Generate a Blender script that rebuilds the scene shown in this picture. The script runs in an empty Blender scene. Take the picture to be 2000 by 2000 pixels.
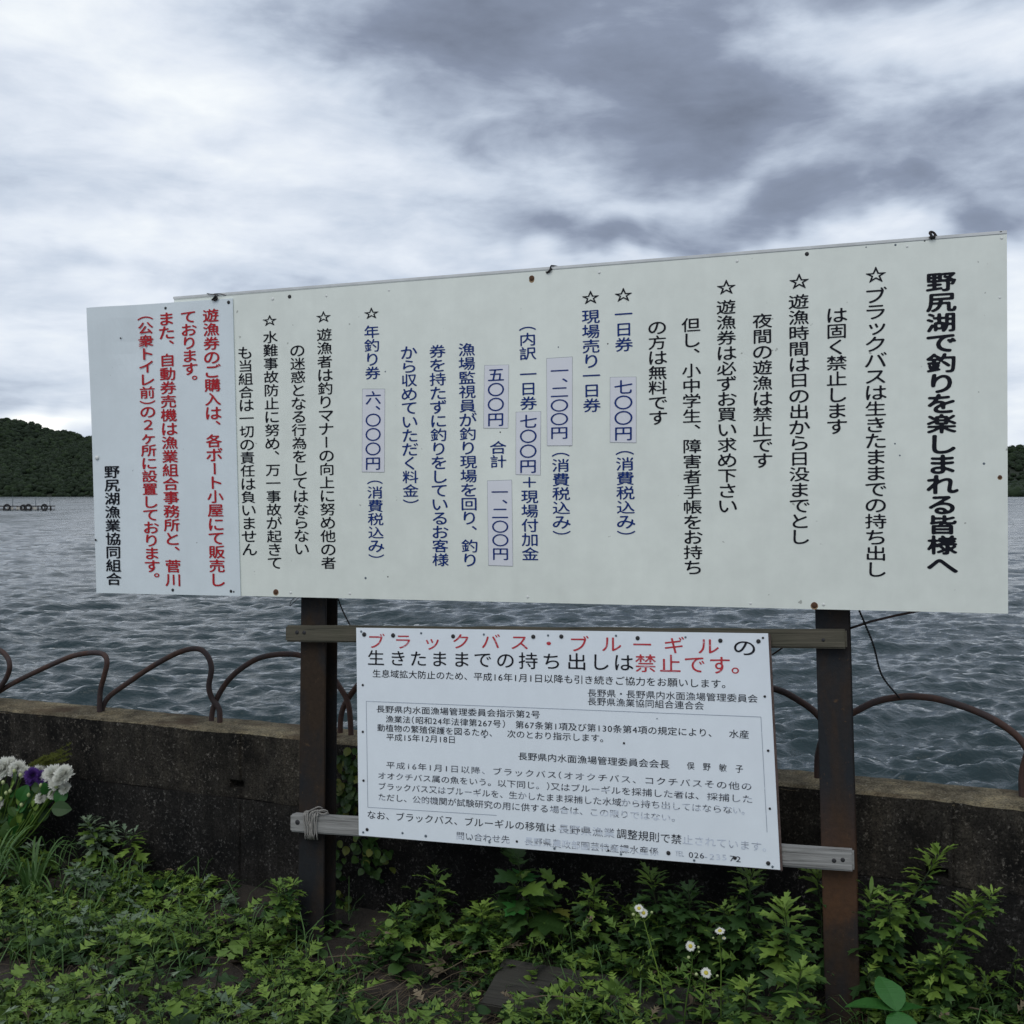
import bpy, bmesh, math, random
import numpy as np
from mathutils import Vector, Matrix, Euler, noise
from mathutils.geometry import tessellate_polygon

random.seed(7)
RNG = np.random.default_rng(7)
R = math.radians
C = bpy.context.scene.collection
SC = bpy.context.scene

# ------------------------------------------------------------------ camera
FPX = 2154.0                       # focal length in units of 1/2000 picture width
PITCH = math.atan(42 / FPX)        # looking slightly down
EYE = Vector((0, 0, 1.75))
cam_d = bpy.data.cameras.new('camera')
cam = bpy.data.objects.new('camera', cam_d)
C.objects.link(cam)
cam.location = EYE
cam.rotation_euler = (R(90) - PITCH, 0, 0)
cam_d.sensor_width = 36
cam_d.lens = 36 * FPX / 2000
cam_d.clip_start = 0.05
cam_d.clip_end = 9000
SC.camera = cam


def ray(px, py):
    a, b = (px - 1000) / FPX, -(py - 1000) / FPX
    return Vector((a, math.cos(PITCH) + b * math.sin(PITCH), -math.sin(PITCH) + b * math.cos(PITCH)))


# ------------------------------------------------------------------ world: cloudy sky
SUN_EL, SUN_AZ = R(52), R(200)     # veiled sun high behind the camera
world = bpy.data.worlds.new('World')
SC.world = world
world.use_nodes = True
wt = world.node_tree
wt.nodes.clear()


def N(t, kind, **kw):
    n = t.nodes.new(kind)
    for k, v in kw.items():
        setattr(n, k, v)
    return n


def L(t, a, b):
    t.links.new(a, b)


def mathn(t, op, a, b=None, c=None, clamp=False):
    n = N(t, 'ShaderNodeMath', operation=op)
    n.use_clamp = clamp
    for i, v in enumerate((a, b, c)):
        if v is None:
            continue
        if isinstance(v, (int, float)):
            n.inputs[i].default_value = v
        else:
            L(t, v, n.inputs[i])
    return n.outputs[0]


def vmath(t, op, a, b=None):
    n = N(t, 'ShaderNodeVectorMath', operation=op)
    for i, v in enumerate((a, b)):
        if v is None:
            continue
        if isinstance(v, (tuple, list, Vector)):
            n.inputs[i].default_value = tuple(v)
        else:
            L(t, v, n.inputs[i])
    return n


def ramp(t, fac, stops, interp='LINEAR'):
    n = N(t, 'ShaderNodeValToRGB')
    cr = n.color_ramp
    cr.interpolation = interp
    while len(cr.elements) > len(stops):
        cr.elements.remove(cr.elements[-1])
    while len(cr.elements) < len(stops):
        cr.elements.new(0.5)
    for e, (p, col) in zip(cr.elements, stops):
        e.position = p
        e.color = (*col, 1) if len(col) == 3 else col
    L(t, fac, n.inputs[0])
    return n.outputs[0]


def noise_n(t, vec, scale, detail=4, rough=0.5, dist=0.0, out=0):
    n = N(t, 'ShaderNodeTexNoise')
    n.inputs['Scale'].default_value = scale
    n.inputs['Detail'].default_value = detail
    n.inputs['Roughness'].default_value = rough
    n.inputs['Distortion'].default_value = dist
    if vec is not None:
        L(t, vec, n.inputs['Vector'])
    return n.outputs[out]


def mix(t, fac, a, b, mode='MIX'):
    n = N(t, 'ShaderNodeMix', data_type='RGBA', blend_type=mode)
    for i, v in ((0, fac), (6, a), (7, b)):
        if isinstance(v, (int, float)):
            n.inputs[i].default_value = v
        elif isinstance(v, (tuple, list)):
            n.inputs[i].default_value = (*v, 1)
        else:
            L(t, v, n.inputs[i])
    return n.outputs[2]


tc = N(wt, 'ShaderNodeTexCoord')
D = vmath(wt, 'NORMALIZE', tc.outputs['Generated']).outputs[0]
sep = N(wt, 'ShaderNodeSeparateXYZ')
L(wt, D, sep.inputs[0])
zc = mathn(wt, 'ADD', mathn(wt, 'ABSOLUTE', sep.outputs['Z']), 0.16)
comb = N(wt, 'ShaderNodeCombineXYZ')
L(wt, mathn(wt, 'DIVIDE', sep.outputs['X'], zc), comb.inputs[0])
L(wt, mathn(wt, 'DIVIDE', sep.outputs['Y'], zc), comb.inputs[1])
comb.inputs[2].default_value = 3.7
Q = comb.outputs[0]                                   # clouds on a layer seen in perspective
warp = noise_n(wt, D, 5.0, 4, 0.55, 0, 1)
Dw = vmath(wt, 'ADD', D, vmath(wt, 'SCALE', vmath(wt, 'SUBTRACT', warp, (0.5, 0.5, 0.5)).outputs[0]).outputs[0])
Dw.inputs[1].links[0].from_node.inputs['Scale'].default_value = 0.16
Dw = Dw.outputs[0]
big = noise_n(wt, Q, 0.75, 7, 0.52, 0.25)
fine = noise_n(wt, Q, 2.3, 9, 0.55, 0.5)
soft = noise_n(wt, D, 3.0, 3, 0.5, 0.0)
val = mathn(wt, 'ADD', mathn(wt, 'MULTIPLY', big, 0.50), mathn(wt, 'MULTIPLY', fine, 0.36))
val = mathn(wt, 'ADD', val, mathn(wt, 'MULTIPLY', soft, 0.22))
Ds = vmath(wt, 'MULTIPLY', D, (1.0, 1.0, 2.9)).outputs[0]
curl = noise_n(wt, Ds, 7.5, 7, 0.56, 0.35)
wisp = noise_n(wt, Ds, 19.0, 6, 0.6, 0.5)
val = mathn(wt, 'ADD', val, mathn(wt, 'MULTIPLY', curl, 0.46))
val = mathn(wt, 'ADD', val, mathn(wt, 'MULTIPLY', wisp, 0.12))
val = mathn(wt, 'ADD', val, -0.212)
# the large cloud masses: (px, py, rx, ry, weight)
MASSES = [
    (1120, 60, 660, 200, -.22), (1850, 330, 260, 100, -.10), (1750, 20, 300, 60, -.08), (1330, 270, 300, 130, -.20), (1480, 445, 620, 55, -.26), (1480, 300, 300, 90, -.12), (1960, 330, 230, 110, -.14), (1150, 455, 240, 35, -.06),
    (720, 0, 340, 130, -.10), (60, 250, 200, 90, -.07), (160, 400, 260, 50, -.08), (900, 300, 120, 50, -.05),
    (80, 30, 420, 240, .06), (330, 180, 330, 130, .02), (900, 30, 420, 110, -.09), (1250, 120, 500, 130, -.05), (300, 275, 230, 32, -.07), (980, 400, 300, 40, -.06), (740, 410, 200, 40, -.05), (110, 505, 110, 28, -.08), (1800, 110, 330, 110, .09), (600, 340, 420, 90, .05),
    (480, 470, 430, 60, .08), (1000, 520, 420, 40, .06), (1480, 200, 60, 160, .02), (1990, 470, 70, 60, .12),
    (70, 790, 140, 38, .34), (1990, 800, 80, 90, .18), (60, 620, 260, 50, .03), (1830, 240, 160, 60, -.05),
]
for (px, py, rx, ry, w) in MASSES:
    c = ray(px, py).normalized()
    s = vmath(wt, 'SUBTRACT', Dw, tuple(c)).outputs[0]
    s = vmath(wt, 'MULTIPLY', s, (FPX / rx, 1.2, FPX / ry)).outputs[0]
    ln = vmath(wt, 'LENGTH', s).outputs['Value']
    mr = N(wt, 'ShaderNodeMapRange', interpolation_type='SMOOTHERSTEP')
    L(wt, ln, mr.inputs[0])
    mr.inputs[1].default_value = 1.35
    mr.inputs[2].default_value = 0.0
    mr.inputs[3].default_value = 0.0
    mr.inputs[4].default_value = w
    val = mathn(wt, 'ADD', val, mr.outputs[0])
val = mathn(wt, 'ADD', mathn(wt, 'MULTIPLY', mathn(wt, 'SUBTRACT', val, .55), 1.12), .545)
cloud = ramp(wt, val, [(0.08, (1.55, 1.8, 2.4)), (0.34, (2.65, 3.1, 4.1)), (0.47, (4.3, 4.95, 6.1)),
                       (0.58, (6.1, 6.85, 8.0)), (0.72, (7.9, 8.5, 9.4)), (0.90, (9.8, 10.2, 10.4)), (0.97, (12, 12, 11.6))])
sky = N(wt, 'ShaderNodeTexSky', sky_type='NISHITA')
sky.sun_disc = False
sky.sun_elevation = SUN_EL
sky.sun_rotation = SUN_AZ
skymix = mix(wt, 0.95, sky.outputs[0], cloud)
bg = N(wt, 'ShaderNodeBackground')
bg.inputs['Strength'].default_value = 0.1
L(wt, skymix, bg.inputs['Color'])
wo = N(wt, 'ShaderNodeOutputWorld')
L(wt, bg.outputs[0], wo.inputs[0])

# ------------------------------------------------------------------ sun, behind thick cloud
sd = bpy.data.lights.new('sun', 'SUN')
sd.energy = 1.0
sd.angle = R(35)
sd.color = (1, 0.95, 0.87)
sun = bpy.data.objects.new('sun', sd)
C.objects.link(sun)
sv = Vector((math.sin(SUN_AZ) * math.cos(SUN_EL), math.cos(SUN_AZ) * math.cos(SUN_EL), math.sin(SUN_EL)))
sun.rotation_euler = sv.to_track_quat('Z', 'Y').to_euler()

SC.view_settings.view_transform = 'Standard'
SC.view_settings.look = 'None'
SC.view_settings.exposure = 0.0
SC.view_settings.gamma = 1.0
SC.view_settings.use_curve_mapping = False


# ------------------------------------------------------------------ helpers
def mat(name):
    m = bpy.data.materials.new(name)
    m.use_nodes = True
    t = m.node_tree
    return m, t, t.nodes['Principled BSDF']


def objc(t):
    return N(t, 'ShaderNodeTexCoord').outputs['Object']


def geo_pos(t):
    return N(t, 'ShaderNodeNewGeometry').outputs['Position']


def bump(t, height, strength, dist=0.01, normal=None):
    b = N(t, 'ShaderNodeBump')
    b.inputs['Strength'].default_value = strength
    b.inputs['Distance'].default_value = dist
    L(t, height, b.inputs['Height'])
    if normal is not None:
        L(t, normal, b.inputs['Normal'])
    return b.outputs[0]


def mesh_obj(name, verts, faces, m, parent=None, smooth=False):
    me = bpy.data.meshes.new(name)
    me.from_pydata([tuple(v) for v in verts], [], faces)
    if m:
        me.materials.append(m)
    if smooth:
        me.polygons.foreach_set('use_smooth', [True] * len(me.polygons))
    me.update()
    return link(name, me, parent)


def link(name, me, parent=None):
    o = bpy.data.objects.new(name, me)
    C.objects.link(o)
    if parent:
        o.parent = parent
    return o


def tag(o, label=None, cat=None, group=None, kind=None):
    for k, v in (('label', label), ('category', cat), ('group', group), ('kind', kind)):
        if v:
            o[k] = v
    return o


def thing(name, label, cat, loc=(0, 0, 0), group=None):
    o = bpy.data.objects.new(name, None)
    o.empty_display_size = 0.1
    C.objects.link(o)
    o.location = loc
    return tag(o, label, cat, group)


class MB:
    """collects geometry for one mesh"""
    def __init__(s):
        s.v, s.f = [], []

    def add(s, v, f):
        n = len(s.v)
        s.v += [Vector(p) for p in v]
        s.f += [tuple(i + n for i in q) for q in f]

    def box(s, o, ax, ay, az, bev=0.0):
        """o corner, three edge vectors"""
        if bev <= 0:
            c = [o, o + ax, o + ax + ay, o + ay, o + az, o + ax + az, o + ax + ay + az, o + ay + az]
            s.add(c, [(0, 3, 2, 1), (4, 5, 6, 7), (0, 1, 5, 4), (1, 2, 6, 5), (2, 3, 7, 6), (3, 0, 4, 7)])
            return
        bm = bmesh.new()
        bmesh.ops.create_cube(bm, size=1)
        lx, ly, lz = ax.length, ay.length, az.length
        for v in bm.verts:
            v.co = Vector(((v.co.x + .5) * lx, (v.co.y + .5) * ly, (v.co.z + .5) * lz))
        bmesh.ops.bevel(bm, geom=bm.edges[:], offset=bev, segments=2, affect='EDGES')
        M = Matrix((ax / lx, ay / ly, az / lz)).transposed()
        vs = [M @ v.co + o for v in bm.verts]
        s.add(vs, [tuple(v.index for v in f.verts) for f in bm.faces])
        bm.free()

    def tube(s, pts, r, seg=8, caps=True):
        pts = [Vector(p) for p in pts]
        n = len(pts)
        rs = r if isinstance(r, (list, tuple)) else [r] * n
        rings = []
        up = Vector((0.12, 0.31, 0.94))
        prev = None
        for i in range(n):
            d = (pts[min(i + 1, n - 1)] - pts[max(i - 1, 0)])
            d = d.normalized() if d.length > 1e-9 else Vector((0, 0, 1))
            if prev is None:
                a = d.cross(up)
                if a.length < 1e-3:
                    a = d.cross(Vector((1, 0, 0)))
                a.normalize()
            else:
                a = (prev - d * prev.dot(d)).normalized()
            prev = a
            b = d.cross(a)
            rings.append([pts[i] + (a * math.cos(2 * math.pi * k / seg) + b * math.sin(2 * math.pi * k / seg)) * rs[i] for k in range(seg)])
        v = [p for rg in rings for p in rg]
        f = []
        for i in range(n - 1):
            for k in range(seg):
                k2 = (k + 1) % seg
                f.append((i * seg + k, i * seg + k2, (i + 1) * seg + k2, (i + 1) * seg + k))
        if caps:
            f.append(tuple(range(seg))[::-1])
            f.append(tuple((n - 1) * seg + k for k in range(seg)))
        s.add(v, f)

    def build(s, name, m, parent=None, smooth=False):
        return mesh_obj(name, s.v, s.f, m, parent, smooth)


def spline(pts, n=8):
    pts = [Vector(p) for p in pts]
    out = []
    for i in range(len(pts) - 1):
        p0, p1, p2, p3 = pts[max(i - 1, 0)], pts[i], pts[i + 1], pts[min(i + 2, len(pts) - 1)]
        for k in range(n):
            t = k / n
            out.append(0.5 * ((2 * p1) + (p2 - p0) * t + (2 * p0 - 5 * p1 + 4 * p2 - p3) * t * t + (3 * p1 - p0 - 3 * p2 + p3) * t ** 3))
    out.append(pts[-1])
    return out


class Plane:
    """a plane in the world; e = horizontal axis to the right, u = up axis in it, n = toward the viewer's side"""
    def __init__(s, p, e, u):
        s.p = Vector(p)
        s.e = Vector(e).normalized()
        s.n = s.e.cross(Vector(u)).normalized()
        s.u = s.n.cross(s.e).normalized()
        if s.n.y > 0:
            s.n = -s.n

    def hit(s, px, py, off=0.0):
        r = ray(px, py)
        o = s.p + s.n * off
        return EYE + r * ((o - EYE).dot(s.n) / r.dot(s.n))

    def uv(s, px, py, off=0.0):
        d = s.hit(px, py, off) - s.p
        return d.dot(s.e), d.dot(s.u)

    def at(s, a, b, off=0.0):
        return s.p + s.e * a + s.u * b + s.n * off

    def shifted(s, off):
        q = Plane(s.p + s.n * off, s.e, s.u)
        return q


# main geometry of the place (metres)
SIGN = Plane(ray(620, 1164).normalized() * 0 + EYE + ray(620, 1164) * 4.27, (2.862, -1.0, 0.035), (0, 0, 1))
lean = R(5.5)
_e = Vector((2.862, -1.0, 0.0)).normalized()
_h = Vector((_e.y, -_e.x, 0)) * -1          # horizontal, away from the camera
if _h.y < 0:
    _h = -_h
LEAN_U = Vector((0, 0, 1)) * math.cos(lean) + _h * math.sin(lean)
POST = Plane(SIGN.hit(620, 1166) - SIGN.n * 0.07, _e, LEAN_U)      # front faces of the two posts
WALL_E = Vector((5415, -2154, 0)).normalized()
WALL_TOP = 0.70
_d = EYE + ray(1000, 1484) * ((1.75 - WALL_TOP) / -ray(1000, 1484).z)
WALL = Plane(_d, WALL_E, (0, 0, 1))         # front face of the wall, origin on its top edge
WATER_Z = -0.9

# ------------------------------------------------------------------ materials


def rust_metal(name, c_metal, c_rust, amount, scale=6, rough=.6, patch=None):
    m, t, b = mat(name)
    p = geo_pos(t)
    mp = N(t, 'ShaderNodeMapping')
    mp.inputs['Scale'].default_value = (1, 1, 0.35)
    L(t, p, mp.inputs[0])
    n1 = noise_n(t, mp.outputs[0], scale, 8, 0.62, 0.4)
    f = ramp(t, n1, [(amount - .08, (0, 0, 0)), (amount + .08, (1, 1, 1))])
    n2 = noise_n(t, p, 60, 5, 0.6)
    cr = mix(t, n2, tuple(x * .55 for x in c_rust), tuple(x * 1.35 for x in c_rust))
    cm = mix(t, n2, tuple(x * .75 for x in c_metal), tuple(x * 1.2 for x in c_metal))
    c = mix(t, f, cm, cr)
    c = mix(t, ramp(t, noise_n(t, p, 45, 6, .75, .5), [(.62, (0, 0, 0)), (.67, (1, 1, 1))]), c, tuple(x * 1.9 for x in c_rust))
    if patch:                      # a rusted stretch between two heights, and a bare scraped one below it
        sx = N(t, 'ShaderNodeSeparateXYZ')
        L(t, p, sx.inputs[0])
        zz = mathn(t, 'ADD', sx.outputs['Z'], mathn(t, 'MULTIPLY', mathn(t, 'SUBTRACT', n1, .5), .30))
        k = ramp(t, mathn(t, 'DIVIDE', zz, 1.0), [(patch[0] - .03, (0, 0, 0)), (patch[0] + .02, (1, 1, 1)), (patch[1] - .05, (1, 1, 1)), (patch[1] + .25, (0, 0, 0))])
        c = mix(t, mathn(t, 'MULTIPLY', k, .75), c, mix(t, n2, (.035, .019, .010), (.105, .048, .020)))
    L(t, c, b.inputs['Base Color'])
    b.inputs['Roughness'].default_value = rough
    b.inputs['Specular IOR Level'].default_value = .2
    L(t, bump(t, n2, .5, .003), b.inputs['Normal'])
    return m


M_post = rust_metal('post_steel', (.012, .013, .015), (.028, .018, .011), .50, 5, .7)
M_post_rusty = rust_metal('post_steel_rusty', (.015, .017, .020), (.036, .022, .013), .51, 4, .7, (.34, .52))
M_pipe = rust_metal('pipe_rust', (.045, .034, .034), (.064, .036, .028), .5, 12, .65)
M_wire = rust_metal('tie_wire', (.02, .02, .022), (.06, .03, .02), .55, 30, .6)


def wood(name, c0, c1, green=0.0):
    m, t, b = mat(name)
    p = objc(t)
    mp = N(t, 'ShaderNodeMapping')
    mp.inputs['Scale'].default_value = (2.5, 60, 60)
    L(t, p, mp.inputs[0])
    g = noise_n(t, mp.outputs[0], 1.6, 8, 0.65, 0.6)
    g2 = noise_n(t, p, 7, 4, 0.6)
    c = ramp(t, g, [(.3, c0), (.7, c1)])
    c = mix(t, mathn(t, 'MULTIPLY', g2, green), c, (.055, .06, .035))
    cr = ramp(t, g, [(.30, (.25, .25, .25)), (.40, (1, 1, 1))])
    L(t, mix(t, 1.0, c, cr, 'MULTIPLY'), b.inputs['Base Color'])
    b.inputs['Roughness'].default_value = .9
    L(t, bump(t, g, .8, .004), b.inputs['Normal'])
    return m


M_wood_top = wood('weathered_wood_mossy', (.040, .035, .026), (.12, .105, .08), .6)
M_wood_low = wood('weathered_wood_grey', (.12, .12, .115), (.34, .34, .33), .1)
M_plank = wood('old_board', (.012, .010, .009), (.038, .034, .030), .3)


def paint(name, col, dirt=.10, rough=.45, fleck=True):
    m, t, b = mat(name)
    p = geo_pos(t)
    n1 = noise_n(t, p, 1.6, 6, 0.6, 0.3)
    n2 = noise_n(t, p, 14, 6, 0.6)
    mp = N(t, 'ShaderNodeMapping')
    mp.inputs['Scale'].default_value = (9, 9, .6)
    L(t, p, mp.inputs[0])
    n3 = noise_n(t, mp.outputs[0], 1.5, 6, 0.65, .2)
    f = mathn(t, 'ADD', mathn(t, 'MULTIPLY', n1, .45), mathn(t, 'ADD', mathn(t, 'MULTIPLY', n2, .35), mathn(t, 'MULTIPLY', n3, .20)))
    c = ramp(t, f, [(.35, tuple(x * (1 - dirt) for x in col)), (.65, tuple(min(1, x * (1 + dirt * .4)) for x in col))])
    if fleck:
        v = noise_n(t, p, 38, 2, 0.4)
        s = ramp(t, v, [(.765, (0, 0, 0)), (.79, (1, 1, 1))])
        c = mix(t, mathn(t, 'MULTIPLY', s, .55), c, (.12, .12, .10))
    L(t, c, b.inputs['Base Color'])
    b.inputs['Roughness'].default_value = rough
    L(t, bump(t, noise_n(t, p, 5, 3), .12, .01), b.inputs['Normal'])
    return m


M_board = paint('board_paint', (.76, .805, .745), .11)
M_board_left = paint('board_paint_blueish', (.68, .75, .78), .08)
M_board_low = paint('board_plastic', (.73, .79, .84), .06, .4, False)
M_sticker = paint('sticker_vinyl', (.70, .715, .76), .05, .4, False)
M_edge = paint('board_edge', (.62, .64, .64), .25, .5, False)
M_ply = wood('board_backing', (.05, .035, .03), (.12, .08, .07), 0)


def ink(name, col, fade=0.0, base=(.62, .68, .78), rough=.5):
    m, t, b = mat(name)
    p = geo_pos(t)
    n = noise_n(t, p, 45, 5, .65)
    c = mix(t, n, tuple(x * .8 for x in col), tuple(x * 1.3 for x in col))
    if fade:
        mp = N(t, 'ShaderNodeMapping')
        mp.inputs['Scale'].default_value = (11, 11, 90)
        L(t, p, mp.inputs[0])
        w = noise_n(t, mp.outputs[0], 1.0, 5, .65)
        k = ramp(t, w, [(max(0.02, .80 - fade - .10), (0, 0, 0)), (.80 - fade + .05, (1, 1, 1))])
        c = mix(t, mathn(t, 'MULTIPLY', k, .93), c, base)
    L(t, c, b.inputs['Base Color'])
    b.inputs['Roughness'].default_value = rough
    b.inputs['Specular IOR Level'].default_value = .15
    return m


M_black = ink('ink_black', (.006, .007, .012))
M_blue = ink('ink_blue', (.007, .030, .16))
M_red = ink('ink_red', (.38, .018, .025))
M_red2 = ink('ink_red_faded', (.42, .04, .05), .13)
M_ink1 = ink('ink_black_print', (.010, .011, .016), .05)
M_ink2 = ink('ink_grey_print', (.025, .028, .036), .10)
M_ink3 = ink('ink_fading_print', (.05, .055, .07), .17)
M_ink4 = ink('ink_worn_print', (.06, .065, .08), .27)
M_ink5 = ink('ink_almost_gone', (.24, .27, .32), .31)
M_frame = ink('printed_rule', (.28, .32, .38), .1)


def simple(name, col, rough=.5, metal=0.0):
    m, t, b = mat(name)
    p = objc(t)
    n = noise_n(t, p, 40, 3)
    L(t, mix(t, n, tuple(x * .8 for x in col), tuple(min(1, x * 1.2) for x in col)), b.inputs['Base Color'])
    b.inputs['Roughness'].default_value = rough
    b.inputs['Metallic'].default_value = metal
    return m


M_nail_black = simple('nail_black', (.012, .012, .014), .6)
M_nail_grey = simple('nail_grey', (.10, .13, .16), .5)
M_nail_white = simple('nail_white', (.66, .68, .66), .45)
M_nail_rust = simple('nail_rust', (.085, .04, .02), .9)
M_rope = simple('rope_fibre', (.26, .25, .23), .95)
M_rope_black = simple('rope_black', (.012, .012, .014), .8)
M_tyre = simple('tyre_rubber', (.02, .02, .022), .85)
M_raft = simple('raft_timber', (.035, .03, .028), .9)
M_raft_pale = simple('raft_pale_board', (.45, .43, .38), .8)
M_pole = simple('raft_pole', (.05, .07, .08), .6)


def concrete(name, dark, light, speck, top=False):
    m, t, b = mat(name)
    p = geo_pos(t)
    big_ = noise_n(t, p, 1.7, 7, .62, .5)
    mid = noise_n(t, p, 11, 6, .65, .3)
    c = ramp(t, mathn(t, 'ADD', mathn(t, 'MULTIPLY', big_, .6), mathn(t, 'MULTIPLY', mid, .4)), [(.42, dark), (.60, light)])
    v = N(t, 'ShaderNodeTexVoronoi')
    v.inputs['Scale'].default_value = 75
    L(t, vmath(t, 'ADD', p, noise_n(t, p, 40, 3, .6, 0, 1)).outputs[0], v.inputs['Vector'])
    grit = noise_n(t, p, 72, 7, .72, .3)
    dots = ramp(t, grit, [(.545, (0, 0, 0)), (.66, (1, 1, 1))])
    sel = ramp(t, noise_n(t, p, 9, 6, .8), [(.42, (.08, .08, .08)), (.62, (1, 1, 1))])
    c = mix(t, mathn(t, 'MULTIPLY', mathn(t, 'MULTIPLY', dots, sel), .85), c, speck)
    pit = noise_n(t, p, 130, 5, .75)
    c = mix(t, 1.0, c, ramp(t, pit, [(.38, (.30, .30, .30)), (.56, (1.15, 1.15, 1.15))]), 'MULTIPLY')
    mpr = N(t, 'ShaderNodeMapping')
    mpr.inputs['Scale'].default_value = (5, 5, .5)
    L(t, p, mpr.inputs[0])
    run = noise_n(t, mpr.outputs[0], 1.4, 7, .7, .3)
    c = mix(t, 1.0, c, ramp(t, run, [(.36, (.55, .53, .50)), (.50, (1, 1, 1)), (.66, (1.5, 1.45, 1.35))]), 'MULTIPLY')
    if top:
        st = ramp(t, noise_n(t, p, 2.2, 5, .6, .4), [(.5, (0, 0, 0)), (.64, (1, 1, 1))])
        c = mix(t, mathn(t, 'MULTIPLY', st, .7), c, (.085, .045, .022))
    L(t, c, b.inputs['Base Color'])
    b.inputs['Roughness'].default_value = .95
    b.inputs['Specular IOR Level'].default_value = .2
    h = mathn(t, 'ADD', mathn(t, 'MULTIPLY', v.outputs['Distance'], -.6), mathn(t, 'ADD', mid, mathn(t, 'MULTIPLY', pit, .5)))
    h = mathn(t, 'ADD', h, mathn(t, 'MULTIPLY', grit, 1.6))
    L(t, bump(t, h, 1.0, .010), b.inputs['Normal'])
    return m


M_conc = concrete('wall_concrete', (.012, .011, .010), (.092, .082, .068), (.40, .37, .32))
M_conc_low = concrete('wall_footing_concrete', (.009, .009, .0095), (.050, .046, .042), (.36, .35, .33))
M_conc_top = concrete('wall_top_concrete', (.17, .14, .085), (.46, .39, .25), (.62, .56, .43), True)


def soil():
    m, t, b = mat('soil')
    p = geo_pos(t)
    a = noise_n(t, p, 3, 8, .65, .3)
    c = ramp(t, a, [(.35, (.012, .010, .008)), (.55, (.035, .027, .020)), (.75, (.075, .062, .048))])
    L(t, c, b.inputs['Base Color'])
    b.inputs['Roughness'].default_value = .95
    L(t, bump(t, noise_n(t, p, 45, 8, .7), 1, .02), b.inputs['Normal'])
    return m


M_soil = soil()


def leafmat(name, c_dark, c_light, rough=.5, trans=.22, under=None):
    m, t, b = mat(name)
    at = N(t, 'ShaderNodeAttribute', attribute_name='rnd')
    oi = N(t, 'ShaderNodeObjectInfo')
    r = mathn(t, 'FRACT', mathn(t, 'ADD', at.outputs['Fac'], oi.outputs['Random']))
    c = ramp(t, r, [(0, c_dark), (.75, tuple((a + b_) / 2 for a, b_ in zip(c_dark, c_light))), (1, c_light)])
    c = mix(t, mathn(t, 'MULTIPLY', noise_n(t, geo_pos(t), 70, 3), .5), c, tuple(x * .6 for x in c_dark))
    wv = N(t, 'ShaderNodeTexWave')
    wv.inputs['Scale'].default_value = 4.5
    wv.inputs['Distortion'].default_value = 1.5
    wv.bands_direction = 'Y'
    L(t, objc(t), wv.inputs['Vector'])
    L(t, bump(t, wv.outputs['Fac'], .10, .02), b.inputs['Normal'])
    if under:
        bf = N(t, 'ShaderNodeNewGeometry').outputs['Backfacing']
        c = mix(t, bf, c, under)
    L(t, c, b.inputs['Base Color'])
    b.inputs['Roughness'].default_value = rough
    b.inputs['Specular IOR Level'].default_value = .35
    tr = N(t, 'ShaderNodeBsdfTranslucent')
    L(t, c, tr.inputs['Color'])
    ms = N(t, 'ShaderNodeMixShader')
    ms.inputs[0].default_value = trans
    out = t.nodes['Material Output']
    L(t, b.outputs[0], ms.inputs[1])
    L(t, tr.outputs[0], ms.inputs[2])
    L(t, ms.outputs[0], out.inputs[0])
    return m


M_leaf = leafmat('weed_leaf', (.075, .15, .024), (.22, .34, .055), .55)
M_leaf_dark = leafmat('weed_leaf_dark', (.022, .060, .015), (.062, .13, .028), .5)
M_leaf_tip = leafmat('weed_leaf_young', (.13, .22, .032), (.24, .36, .06), .55)
M_leaf_silver = leafmat('weed_leaf_silver', (.11, .17, .10), (.26, .34, .22), .7)
M_leaf_vine = leafmat('vine_leaf', (.020, .055, .014), (.07, .13, .025), .45)
M_leaf_yellow = leafmat('weed_leaf_yellowing', (.09, .12, .02), (.16, .17, .03), .6)
M_leaf_big = leafmat('broad_leaf', (.03, .13, .025), (.05, .17, .035), .42)
M_stem = leafmat('weed_stem', (.03, .05, .02), (.06, .07, .03), .6, .1)
M_straw = leafmat('dry_straw', (.13, .10, .065), (.27, .22, .14), .85, .1)
M_grass = leafmat('grass_blade', (.05, .12, .03), (.12, .22, .06), .5)
M_petal = leafmat('white_petal', (.80, .81, .74), (.88, .88, .82), .6, .3)
M_purple = leafmat('purple_petal', (.08, .03, .20), (.14, .06, .30), .6, .2)
M_disc = simple('flower_disc', (.45, .38, .05), .8)
M_bud = leafmat('pale_bud', (.42, .50, .22), (.55, .60, .32), .6, .2)
M_sprig = leafmat('yellow_sprig', (.10, .12, .015), (.22, .23, .04), .7)
M_forest = leafmat('forest_foliage', (.008, .018, .007), (.024, .045, .014), .9, .05)
M_bark = simple('bark', (.03, .025, .02), .9)


def hillmat():
    m, t, b = mat('hill_ground')
    L(t, ramp(t, noise_n(t, geo_pos(t), .3, 5), [(.3, (.008, .013, .007)), (.7, (.016, .024, .011))]), b.inputs['Base Color'])
    b.inputs['Roughness'].default_value = 1
    return m


M_hill = hillmat()


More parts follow.
